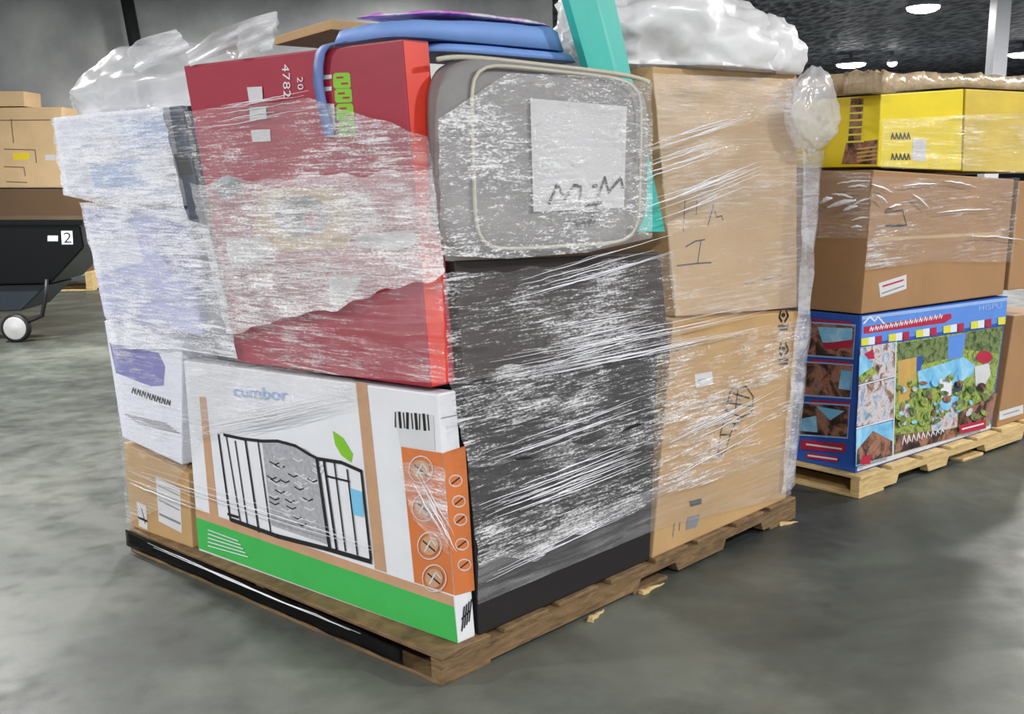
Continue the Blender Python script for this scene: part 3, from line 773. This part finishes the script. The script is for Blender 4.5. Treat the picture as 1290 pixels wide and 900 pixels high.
# folds: gathered strands of film
def strand(pl, px, r, off, bm, n=14, wob=.004, seed=0.):
    pts = []
    for k in range(n + 1):
        q = along(px, k / n); P0 = pl.hit(q, off)
        pts.append(P0 + pl.up * wob * noise.noise(Vector((k * .5, seed, 0))) + pl.n * wob * noise.noise(Vector((k * .6, seed, 9))))
    rr = [r * (.25 + .75 * math.sin(math.pi * min(.97, max(.03, k / n)))) for k in range(n + 1)]
    tube_bm(pts, rr, 5, bm)
def cluster(pl, p0, p1, n, spread, r, off=.04, seed=0, cut=.35):
    rnd = random.Random(seed); bm = bmesh.new()
    for k in range(n):
        o = rnd.uniform(-spread, spread); a = rnd.uniform(0, cut); b = rnd.uniform(1 - cut, 1)
        q0 = (lerp(p0[0], p1[0], a), lerp(p0[1], p1[1], a) + o); q1 = (lerp(p0[0], p1[0], b), lerp(p0[1], p1[1], b) + o * rnd.uniform(.6, 1.2))
        m = ((q0[0] + q1[0]) / 2, (q0[1] + q1[1]) / 2 + rnd.uniform(-2, 3))
        strand(pl, [q0, m, q1], r * rnd.uniform(.5, 1.3), off, bm, seed=rnd.uniform(0, 99))
    tag(link('film_creases', bm_mesh(bm, 'film_creases', True), MT['fold'], wrap), kind='stuff')
cluster(RIGHT, (795, 215), (945, 165), 12, 26, .0022, .1, 1)
cluster(RIGHT, (800, 275), (965, 210), 10, 16, .0022, .1, 2)
cluster(RIGHT, (600, 650), (830, 560), 16, 18, .0018, .035, 3)
cluster(RIGHT, (600, 585), (840, 500), 8, 20, .0016, .035, 4)
cluster(RIGHT, (640, 370), (850, 310), 10, 22, .0016, .04, 5)
cluster(RIGHT, (590, 480), (980, 400), 16, 22, .0016, .04, 6)
cluster(RIGHT, (610, 735), (830, 630), 3, 10, .0016, .035, 7)
cluster(RIGHT, (830, 590), (990, 500), 8, 30, .0016, .035, 8)
cluster(RIGHT, (690, 440), (840, 400), 10, 25, .0018, .04, 9)
cluster(LEFT, (235, 545), (450, 500), 7, 12, .0016, .035, 10)
cluster(LEFT, (160, 590), (470, 690), 4, 9, .0014, .03, 11, .1)
cluster(LEFT, (120, 375), (560, 330), 8, 30, .0018, .035, 12)
cluster(LEFT, (240, 150), (400, 125), 10, 14, .0016, .03, 13)
cluster(LEFT, (160, 600), (248, 635), 5, 8, .0016, .03, 14, .1)
cluster(LEFT, (520, 590), (575, 690), 6, 20, .0016, .03, 15)

# film hood at the upper left, flaps, end curl and bulge
blob('film_hood', (1.93, .36, 1.82), .52, .30, .21, film('film_hood', .34, .9, 9, 14, .42, .7, (.93, .93, .96), .25, .6, .8, .12), 1.757, 11.0, .1, parent=wrap, fr=2.2)
def flap(px, off, thick=.003, name='film_flap'):
    bm = bmesh.new(); uvl = bm.loops.layers.uv.new('UVMap'); n = 12; G = []
    for i in range(n + 1):
        G.append([])
        for j in range(n + 1):
            s, t = i / n, j / n
            a = (lerp(px[0][0], px[1][0], s), lerp(px[0][1], px[1][1], s)); b = (lerp(px[3][0], px[2][0], s), lerp(px[3][1], px[2][1], s))
            q = (lerp(a[0], b[0], t), lerp(a[1], b[1], t))
            G[-1].append(bm.verts.new(LEFT.hit(q, off) + LEFT.n * (.05 * math.sin(s * 3) * (1 - t) + .02 * noise.noise(Vector((s * 3, t * 3, px[0][0]))))))
    for i in range(n):
        for j in range(n):
            f = bm.faces.new((G[i][j], G[i+1][j], G[i+1][j+1], G[i][j+1]))
            for k, lp in enumerate(f.loops): lp[uvl].uv = ((i + (k in (1, 2))) / n * .4, (j + (k in (2, 3))) / n * .2)
    return link(name, bm_mesh(bm, name, True), FLAP, wrap)
FLAP = film('film_flap', .5, .8, 6, 20, .4, .7, (.9, .9, .95), .3, .4, .5, .1)
flap([(160, 66), (224, 37), (244, 62), (175, 92)], -.05)
flap([(235, 66), (350, 14), (352, 40), (240, 84)], .01)
flap([(300, 42), (352, 15), (344, 62), (300, 74)], .015)

# ------------------------------------------------------------------ right-hand load
H2 = PH * 1.08
K2b = ground(1078, 597, H2)
LEFT2 = Plane(K2b, -V2); RIGHT2 = Plane(K2b, -U2)
blue = pxbox('pool_carton', RIGHT2, [(1085, 398), (1270, 373), (1249, 543), (1078, 598)], U2 * 1.2, MT['blueprint'], zb=H2 + .001)
tag(blue, 'large blue picture carton of an inflatable pool on the fresh pallet', 'carton')
P = Print(RIGHT2)
P.poly('offwhite', [(1080, 588), (1248, 534), (1248, 540), (1080, 594)])
P.poly('azure', [(1086, 399), (1269, 375), (1267, 406), (1085, 434)])
P.poly('paleblue', [(1086, 399), (1269, 375), (1269, 379), (1086, 403)])
P.poly('crimson', [(1088, 412), (1198, 395), (1199, 401), (1190, 407), (1088, 421)])
P.stroke('white', [(1088, 408), (1096, 399), (1102, 405), (1106, 399), (1114, 408)], .008)
for k in range(15):
    x = 1096 + k * 6.2; y = 416 - k * 1.15
    P.stroke('white', [(x, y + 1), (x + 1.5, y - 4), (x + 3, y + 1), (x + 4.5, y - 3)], .007)
P.text('paleblue', 'HISPU', (1233, 392), (1262, 388), (1233, 385))
for k in range(6):
    x = 1085 + k * 34.5; y = 434 - k * 5.3
    P.poly('yellowprint', [(x, y - 7), (x + 9, y - 8.5), (x + 9, y + 1), (x, y + 2)])
    if k < 5: P.poly('white', [(x + 9, y - 8.5), (x + 17, y - 9.8), (x + 17, y), (x + 9, y + 1)])
    if k < 5: P.poly('crimson', [(x + 18.5, y - 10), (x + 26, y - 11.2), (x + 26, y - 1), (x + 18.5, y)])
P.poly('lawn', [(1129, 432), (1264, 411), (1247, 536), (1126, 573)])
P.poly('foliage', [(1131, 433), (1194, 424), (1194, 452), (1160, 460), (1131, 453)])
P.poly('foliage', [(1216, 419), (1264, 411), (1258, 446), (1215, 440)])
P.poly('azure', [(1195, 424), (1217, 420), (1212, 450), (1194, 454)])
P.poly('ochre', [(1131, 455), (1155, 450), (1153, 482), (1146, 503), (1132, 508)])
P.poly('blueprint', [(1155, 450), (1163, 448), (1160, 466), (1155, 470)])
P.poly('poolprint', [(1156, 468), (1214, 450), (1228, 460), (1226, 472), (1200, 486), (1158, 490)])
P.poly('poolprint', [(1176, 508), (1208, 497), (1206, 514), (1180, 520)])
P.poly('white', [(1184, 478), (1200, 474), (1198, 498), (1186, 502)]); P.poly('navy', [(1202, 482), (1214, 478), (1212, 492), (1200, 496)])
P.oval('crimson', 1240, 450, 10, 8); P.poly('offwhite', [(1228, 462), (1246, 458), (1248, 472), (1240, 486), (1229, 488)])
P.poly('lawn', [(1212, 492), (1228, 486), (1232, 500), (1216, 512)])
P.poly('dusk', [(1208, 520), (1256, 495), (1249, 530), (1206, 545)]); P.poly('people', [(1172, 528), (1206, 516), (1206, 538), (1174, 546)])
P.poly('dusk', [(1130, 548), (1205, 540), (1206, 550), (1127, 572)]); P.poly('people', [(1134, 512), (1146, 508), (1146, 526), (1134, 526)])
for k in range(9): P.stroke('white', [(1137 + k * 6, 560 - k * 1.6), (1139 + k * 6, 549 - k * 1.0), (1141 + k * 6, 557 - k * 1.6)], .007)
rb = random.Random(5)
for k in range(60):
    x = 1132 + rb.random() * 112; y = 482 + rb.random() * 56 - (x - 1132) * .12
    P.oval(rb.choice(['people', 'dusk', 'foliage', 'foliage', 'lawn', 'poolprint', 'dusk', 'foliage']), x, y, 1.5 + rb.random() * 4, 1.5 + rb.random() * 5, 9, rb.random() * 3)
for k in range(30):
    x = 1086 + rb.random() * 34; y = 452 + rb.random() * 110 - (x - 1086) * .2
    P.oval(rb.choice(['people', 'foliage', 'skyprint', 'people', 'dusk']), x, y, 1.5 + rb.random() * 3.5, 1.5 + rb.random() * 4, 9, rb.random() * 3)
P.poly('crimson', [(1209, 536), (1242, 529), (1242, 540), (1209, 547)]); P.stroke('white', [(1212, 541), (1239, 534)], .008)
for q, m_ in (([(1084, 438), (1128, 431), (1127, 473), (1082, 484)], 'people'), ([(1082, 487), (1127, 476), (1125, 528), (1079, 538)], 'people'), ([(1079, 541), (1125, 530), (1125, 574), (1078, 588)], 'poolprint')): P.poly(m_, q)
P.poly('poolprint', [(1083, 448), (1092, 449), (1100, 462), (1082, 474)]); P.poly('lawn', [(1082, 474), (1100, 462), (1105, 470), (1082, 484)]); P.poly('crimson', [(1089, 446), (1100, 440), (1102, 452), (1094, 453)])
P.poly('dusk', [(1080, 567), (1100, 543), (1124, 556), (1124, 574), (1079, 586)]); P.poly('crimson', [(1086, 576), (1098, 572), (1096, 585), (1084, 585)])
P.stroke('white', [(1129, 431), (1125, 575)], .008); P.stroke('white', [(1082, 486), (1127, 474)], .006); P.stroke('white', [(1079, 540), (1125, 528)], .006)
P.build('front_print', blue, 'printed family pool scene with bunting and red banner')
P = Print(LEFT2)
for (x0, y0, x1, y1, m_) in ((1018, 407, 1077, 452, 'dusk'), (1012, 457, 1074, 502, 'dusk'), (1008, 508, 1070, 552, 'dusk')):
    P.poly('paleblue', [(x0 - 1, y0 - 2), (x1 + 1, y0 + 2), (x1 - 2, y1 + 1), (x0 - 3, y1 - 3)]); P.poly(m_, [(x0, y0), (x1, y0 + 4), (x1 - 3, y1 - 1), (x0 - 2, y1 - 5)])
P.poly('poolprint', [(1030, 412), (1074, 414), (1073, 430), (1036, 432)]); P.poly('crimson', [(1036, 433), (1074, 428), (1073, 438), (1040, 440)])
P.poly('poolprint', [(1060, 466), (1073, 468), (1071, 492), (1056, 490)]); P.poly('poolprint', [(1009, 528), (1028, 524), (1030, 545), (1008, 543)]); P.poly('skyprint', [(1028, 512), (1064, 518), (1046, 530)])
for y in (404, 455, 506): P.stroke('crimson', [(1022, y - 1), (1072, y + 3)], .01)
P.poly('crimson', [(1010, 554), (1066, 560), (1064, 571), (1008, 566)]); P.stroke('white', [(1016, 560), (1060, 566)], .008); P.poly('crimson', [(1016, 570), (1056, 576), (1055, 583), (1015, 577)]); P.stroke('white', [(1018, 574), (1054, 579)], .008)
P.build('side_print', blue, 'blue carton end with three snapshot pictures')
zc = RIGHT2.hit((1085, 397)).z
big = pxbox('brown_carton', RIGHT2, [(1101, 214), (1278, 226), (1264, 371), (1085, 396)], U2 * 1.2, MT['brown'], zb=None)
tag(big, 'big brown carton with white address label on the blue pool carton', 'carton')
P = Print(RIGHT2); P.poly('offwhite', [(1107, 357), (1142, 346), (1142, 364), (1109, 375)]); P.stroke('crimson', [(1112, 361), (1138, 353)], .008); P.stroke('grey', [(1111, 370), (1139, 360)], .006)
P.build('address_label', big, 'white address label')
P = Print(RIGHT2)
for s_ in ([(1115, 268), (1137, 265), (1142, 284), (1116, 284)], [(1116, 285), (1140, 285)]): P.stroke('black', s_, .008)
P.build('printed_mark', big)
P = Print(RIGHT2); P.poly('tape', [(1099, 300), (1262, 292), (1262, 296), (1099, 304)]); P.build('tape', big)
side = pxbox('brown_carton', RIGHT2, [(1284, 228), (1330, 228), (1316, 362), (1270, 366)], U2 * .9, MT['brown'])
tag(side, 'brown carton beside the big brown carton under yellow wrap', 'carton')
tall = pxbox('brown_carton', RIGHT2, [(1278, 398), (1330, 390), (1316, 520), (1256, 540)], U2 * .9, MT['brown'], zb=H2 + .001)
tag(tall, 'brown carton with pale bottom label beside the blue pool carton', 'carton')
P = Print(RIGHT2); P.poly('offwhite', [(1259, 519), (1289, 510), (1289, 521), (1259, 530)]); P.stroke('grey', [(1264, 523), (1284, 517)], .006); P.build('bottom_label', tall, 'pale printed label')
y1_ = pxbox('yellow_carton', RIGHT2, [(1110, 119), (1214, 112), (1211, 215), (1106, 210)], U2 * .55, MT['yellow'])
tag(y1_, 'yellow carton with dark photo print on the big brown carton', 'carton')
P = Print(LEFT2, .003)
P = Print(Plane((RIGHT2.hit((1110, 119)) + RIGHT2.hit((1106, 209))) / 2, (RIGHT2.hit((1110, 119)) - RIGHT2.hit((1106, 209))).cross(U2)), .001)
P.poly('dusk', [(1066, 180), (1106, 176), (1104, 207), (1060, 207)]); P.poly('dusk', [(1072, 124), (1088, 124), (1084, 180), (1068, 182)])
for k in range(6): P.stroke('yellowprint', [(1068, 134 + k * 9), (1088, 133 + k * 9)], .008)
for k in range(4): P.stroke('ochre', [(1080, 188 + k * 5), (1104, 185 + k * 5)], .008)
P.build('side_print', y1_)
P = Print(RIGHT2, .001)
P.poly('offwhite', [(1150, 174), (1167, 176), (1166, 204), (1149, 202)])
for (x0, x1, y) in ((1123, 1146, 172), (1123, 1148, 198)):
    for k in range(5): P.stroke('black', [(x0 + k * 5, y + 3), (x0 + 1.5 + k * 5, y - 4), (x0 + 3.5 + k * 5, y + 3)], .009)
P.build('front_print', y1_)
y2_ = pxbox('yellow_carton', RIGHT2, [(1217, 112), (1335, 118), (1330, 218), (1213, 216)], U2 * .55, MT['yellow2'], off=.0)
tag(y2_, 'duller yellow carton wrapped in film beside the bright yellow carton', 'carton')
# crumpled film lying on the yellow cartons
def crumple(name, pl, top, bot, depth, mat, seed, amp, nx=70, ny=10, parent=None):
    bm = bmesh.new(); G = []
    prof = [(0, 0), (.0, .5), (.04, .85), (.2, 1), (.6, 1), (1, .9), (1, 0)]
    for i in range(nx + 1):
        a, b = pl.hit(along(top, i / nx)), pl.hit(along(bot, i / nx)); G.append([])
        for k, (d, h) in enumerate(prof):
            p = b + (a - b) * h + depth * d
            nzv = noise.fractal(Vector((i * .35, k * .8, seed)), 1, 2, 4)
            if 0 < k < len(prof) - 1: p = p + (pl.n * .8 + Z) * nzv * amp
            G[-1].append(bm.verts.new(p))
    for i in range(nx):
        for k in range(len(prof)): bm.faces.new((G[i][k], G[i+1][k], G[i+1][(k+1) % len(prof)], G[i][(k+1) % len(prof)]))
    bm.faces.new(G[0]); bm.faces.new(G[-1][::-1])
    return link(name, bm_mesh(bm, name, True), mat, parent)
MT['paperfilm'] = pm('crumpled_brown_film', sr(196, 172, 138), .25, .3, (9, 9, 30), bump=.6, bscale=30, coat=.4)
cr = crumple('crumpled_paper', RIGHT2, [(1108, 90), (1160, 90), (1250, 92), (1335, 98)], [(1109, 117), (1160, 113), (1214, 109), (1335, 115)], U2 * .5, MT['paperfilm'], 4, .02)
crumple('crumpled_end', LEFT2, [(1062, 90), (1085, 89), (1112, 90)], [(1062, 118), (1085, 117), (1112, 116)], V2 * .1, MT['paperfilm'], 8, .02, nx=24, parent=cr)
tag(cr, 'crumpled brown wrapping lying along the top of the yellow cartons', 'wrapping')
wrap2 = empty('stretch_wrap', L2(.6, 1.0, H2), 'thin stretch film with shiny creases around the right brown carton', 'plastic wrap')
film_band(RIGHT2, [(1098, 222), (1180, 225), (1285, 224)], [(1090, 340), (1170, 330), (1275, 330)], FLt, .02, seed=31, parent=wrap2)
film_band(LEFT2, [(1030, 215), (1060, 216), (1097, 218)], [(1030, 300), (1060, 300), (1092, 300)], FLt, .02, seed=32, parent=wrap2, nx=20)
film_band(RIGHT2, [(1112, 150), (1214, 145), (1320, 140)], [(1110, 212), (1212, 214), (1320, 220)], FLt, .02, seed=33, parent=wrap2)
def creases2(pl, lst, parent):
    bm = bmesh.new()
    for (a, b, r) in lst: strand(pl, [a, ((a[0] + b[0]) / 2, (a[1] + b[1]) / 2 - 1.5), b], r, .03, bm, seed=a[0] * .1)
    tag(link('film_creases', bm_mesh(bm, 'film_creases', True), MT['fold'], parent), kind='stuff')
creases2(LEFT2, [((1033, 256), (1048, 250), .012), ((1042, 262), (1078, 252), .012), ((1062, 266), (1080, 260), .009), ((1048, 245), (1074, 249), .006), ((1055, 231), (1095, 228), .005), ((1072, 278), (1094, 274), .005), ((1072, 287), (1086, 286), .006), ((1068, 236), (1092, 235), .005), ((1075, 258), (1096, 250), .005)], wrap2)
creases2(RIGHT2, [((1098, 232), (1126, 244), .005), ((1104, 246), (1118, 256), .005), ((1150, 245), (1170, 262), .006), ((1120, 262), (1136, 258), .006), ((1136, 235), (1180, 232), .004), ((1190, 228), (1230, 236), .004), ((1225, 298), (1290, 302), .004), ((1180, 268), (1250, 264), .003)], wrap2)
# ------------------------------------------------------------------ left background
BP = Plane(ground(95, 367), (0, -1, 0)); BY = BP.p.y
def bq(px): return BP.hit(px)
rt = empty('wooden_pallet', Vector((bq((40, 367)).x, BY + .5, 0)), 'low wooden pallet behind the black tilt cart', 'pallet')
xl, xr = bq((-40, 367)).x, bq((118, 367)).x
hp = bq((95, 343)).z
for k in range(3): obox('stringer', Vector((xl + (xr - xl - .1) * k / 2, BY, .02)), Vector((.1, 0, 0)), Vector((0, 1.1, 0)), Z * (hp - .05), MT['wood2'], rt)
for k in range(6): obox('deck_board', Vector((xl, BY + k * .19, hp - .03)), Vector((xr - xl, 0, 0)), Vector((0, .15, 0)), Z * .03, MT['wood2'], rt)
for k in range(3): obox('bottom_board', Vector((xl, BY + k * .47, 0)), Vector((xr - xl, 0, 0)), Vector((0, .15, 0)), Z * .019, MT['wood2'], rt)
D_ = Vector((0, .9, 0))
b1 = pxbox('brown_carton', BP, [(-40, 238), (108, 238), (110, 345), (-40, 345)], D_, MT['umber'], zb=hp + .001)
tag(b1, 'shade-darkened brown carton on the low pallet behind the black cart', 'carton')
b2 = pxbox('tan_carton', BP, [(-40, 136), (78, 135), (78, 236), (-40, 236)], D_, MT['pale'], zt=None); tag(b2, 'pale tan carton with yellow sticker on the shade-darkened brown carton', 'carton')
P = Print(BP); P.poly('yellowlabel', [(16, 193), (37, 192), (37, 201), (17, 202)]); P.build('sticker', b2, 'yellow sticker')
P = Print(BP); P.poly('offwhite', [(57, 195), (70, 195), (70, 202), (57, 202)]); P.build('sticker', b2, 'white sticker')
P = Print(BP)
for s_ in ([(5, 210), (30, 211), (32, 222)], [(5, 188), (44, 189), (46, 205)], [(14, 150), (17, 180)], [(-40, 152), (78, 151)], [(8, 229), (34, 230)]): P.stroke('umber', s_, .012)
P.build('flap_edges', b2)['kind'] = 'stuff'
b3 = pxbox('tan_carton', BP, [(-40, 115), (30, 115), (31, 134), (-40, 134.5)], D_ * .6, MT['pale']); tag(b3, 'low tan carton on top of the stack by the grey wall', 'carton')

# black tilt cart
cgr = ground(22, 431); CP = Plane(cgr, (0, -1, 0)); CY = cgr.y
cart = empty('tilt_cart', Vector((CP.hit((-30, 431)).x, CY + .4, 0)), 'black plastic tilt cart numbered two, before the stacked cartons', 'cart')
def prism(name, px, depth, mat, parent, inset=0., bev=.012, pl=CP, off=0):
    bm = bmesh.new(); f = [pl.hit(q, off) for q in px]; c = sum(f, Vector()) / len(f)
    a = [bm.verts.new(p) for p in f]; b = [bm.verts.new(p + depth + (c - p) * inset) for p in f]
    bm.faces.new(a); bm.faces.new(b[::-1])
    for i in range(len(a)): bm.faces.new((a[i], a[(i+1) % len(a)], b[(i+1) % len(a)], b[i]))
    if bev: bmesh.ops.bevel(bm, geom=bm.edges[:], offset=bev, segments=2, affect='EDGES')
    return link(name, bm_mesh(bm, name), mat, parent)
CD = Vector((0, .8, 0))
body = prism('tub', [(-150, 284), (101, 284), (106, 312), (64, 357), (-150, 361)], CD, MT['plasticblack'], cart)
prism('lower_tub', [(-140, 362), (60, 359), (27, 392), (-110, 396)], CD * .8, pm('charcoal_plastic', sr(34, 40, 48), .3, .1), cart, pl=Plane((0, CY + .06, 0), (0, -1, 0)))
prism('rim', [(-152, 277), (103, 277), (104, 284), (-152, 284)], CD + Vector((0, .06, 0)), MT['plasticblack'], cart, off=.03, bev=.008)
link('frame_leg', bm_mesh(tube_bm([CP.hit(q, .02) for q in ((59, 352), (57, 375), (53, 398), (40, 403), (22, 410))], .022, 8), 'frame_leg', True), MT['rubber'], cart)
wr = CP.hit((22, 411), 0).z
wc = CP.hit((20, 411), .02); wc.z = .135
wheel = link('wheel', bm_mesh(lathe_bm(wc, (0, 1, 0), [(.118, -.03), (.135, -.018), (.135, .03), (.118, .045)], 32), 'wheel', True), MT['rubber'], cart)
hub = link('hub', bm_mesh(lathe_bm(wc, (0, 1, 0), [(.03, -.045), (.05, -.036), (.1, -.034), (.112, -.029)], 28), 'hub', True), MT['hub'], wheel)
P = Print(CP, .003); P.poly('offwhite', [(60, 297), (73, 297), (73, 304), (60, 304)]); P.build('sticker', cart, 'small white sticker')
P = Print(CP, .003); P.poly('white', [(77, 291), (91, 291), (92, 308), (78, 308)]); P.text('black', '2', (80, 306), (90, 306), (80, 293)); P.build('number_plate', cart, 'white plate with black figure 2')

# end of the load: film stretched past the far corner of the tan cartons, and the bulge above it
bm = bmesh.new(); uvl = bm.loops.layers.uv.new('UVMap'); G = []; UVm = {}
sil = [(1036, 190), (1031, 240), (1027, 300), (1020, 400), (1010, 500), (998, 612)]; inn = [(1012, 190), (1012, 240), (1010, 300), (1004, 400), (994, 500), (984, 622)]
for i in range(31):
    a, b = RIGHT.hit(along(inn, i / 30), .016), RIGHT.hit(along(sil, i / 30), -.0) + V * .015
    ctl = [a, lerp(a, b, .55) + RIGHT.n * .02, b, b + U * .12 + V * .01, b + U * .5]
    G.append([])
    for k, p in enumerate(ctl):
        p = p + (RIGHT.n + V) * .008 * noise.noise(Vector((i * .4, k * .7, 2)))
        v = bm.verts.new(p); G[-1].append(v); UVm[v] = (k * .05, i * .05)
for i in range(30):
    for k in range(4):
        f = bm.faces.new((G[i][k], G[i+1][k], G[i+1][k+1], G[i][k+1]))
        for lp in f.loops: lp[uvl].uv = UVm[lp.vert]
link('film_end', bm_mesh(bm, 'film_end', True), film('film_end', .22, .6, 8, 12, .4, .7, (.86, .88, .95), .3, .5, .6, .08), wrap)
cb = RIGHT.hit((1024, 140), .03) - A0
blob('film_bulge', (cb.dot(U), cb.dot(V), cb.z), .07, .16, .17, film('film_bulge', .28, .7, 8, 12, .4, .7, (.82, .82, .86), .4, .6, 1.0, .1), 1.0, 21.0, .2, 5, 1.1, parent=wrap)
# film pulled over the pallet edge
cluster(LEFT, (172, 682), (480, 812), 3, 5, .0016, .12, 41, .3)
# splinters broken off the pallet
def splinter(px, ln, ang, label):
    p = ground(*px); d = Vector((math.cos(ang), math.sin(ang), 0)); n = Vector((-d.y, d.x, 0))
    bm = bmesh.new(); pr = None
    for k in range(6):
        t = k / 5; w_ = .012 * (1 - .8 * t) * (1 + .4 * noise.noise(Vector((k, px[0], 0)))); c = p + d * ln * (t - .5) + n * .01 * noise.noise(Vector((k * .6, px[1], 3)))
        r_ = [bm.verts.new(x) for x in (c - n * w_, c + n * w_, c + n * w_ * .6 + Z * .014 * (1.1 - t), c - n * w_ * .6 + Z * .014 * (1.1 - t))]
        if pr:
            for i in range(4): bm.faces.new((pr[i], pr[(i+1) % 4], r_[(i+1) % 4], r_[i]))
        else: bm.faces.new(r_[::-1])
        pr = r_
    bm.faces.new(pr)
    tag(link('wood_splinter', bm_mesh(bm, 'wood_splinter'), MT['wood2'], None), label, 'splinter', 'splinters along the pallet edge')
splinter((822, 742), .14, TH, 'longer pale wood splinter on the concrete beside the kraft carton')
splinter((752, 776), .12, TH + .3, 'short pale wood splinter on the concrete beside the black carton')
splinter((993, 660), .1, TH - .4, 'pale wood splinter at the far corner of the weathered pallet')

# black plastic sheet hanging over the open end of the weathered pallet
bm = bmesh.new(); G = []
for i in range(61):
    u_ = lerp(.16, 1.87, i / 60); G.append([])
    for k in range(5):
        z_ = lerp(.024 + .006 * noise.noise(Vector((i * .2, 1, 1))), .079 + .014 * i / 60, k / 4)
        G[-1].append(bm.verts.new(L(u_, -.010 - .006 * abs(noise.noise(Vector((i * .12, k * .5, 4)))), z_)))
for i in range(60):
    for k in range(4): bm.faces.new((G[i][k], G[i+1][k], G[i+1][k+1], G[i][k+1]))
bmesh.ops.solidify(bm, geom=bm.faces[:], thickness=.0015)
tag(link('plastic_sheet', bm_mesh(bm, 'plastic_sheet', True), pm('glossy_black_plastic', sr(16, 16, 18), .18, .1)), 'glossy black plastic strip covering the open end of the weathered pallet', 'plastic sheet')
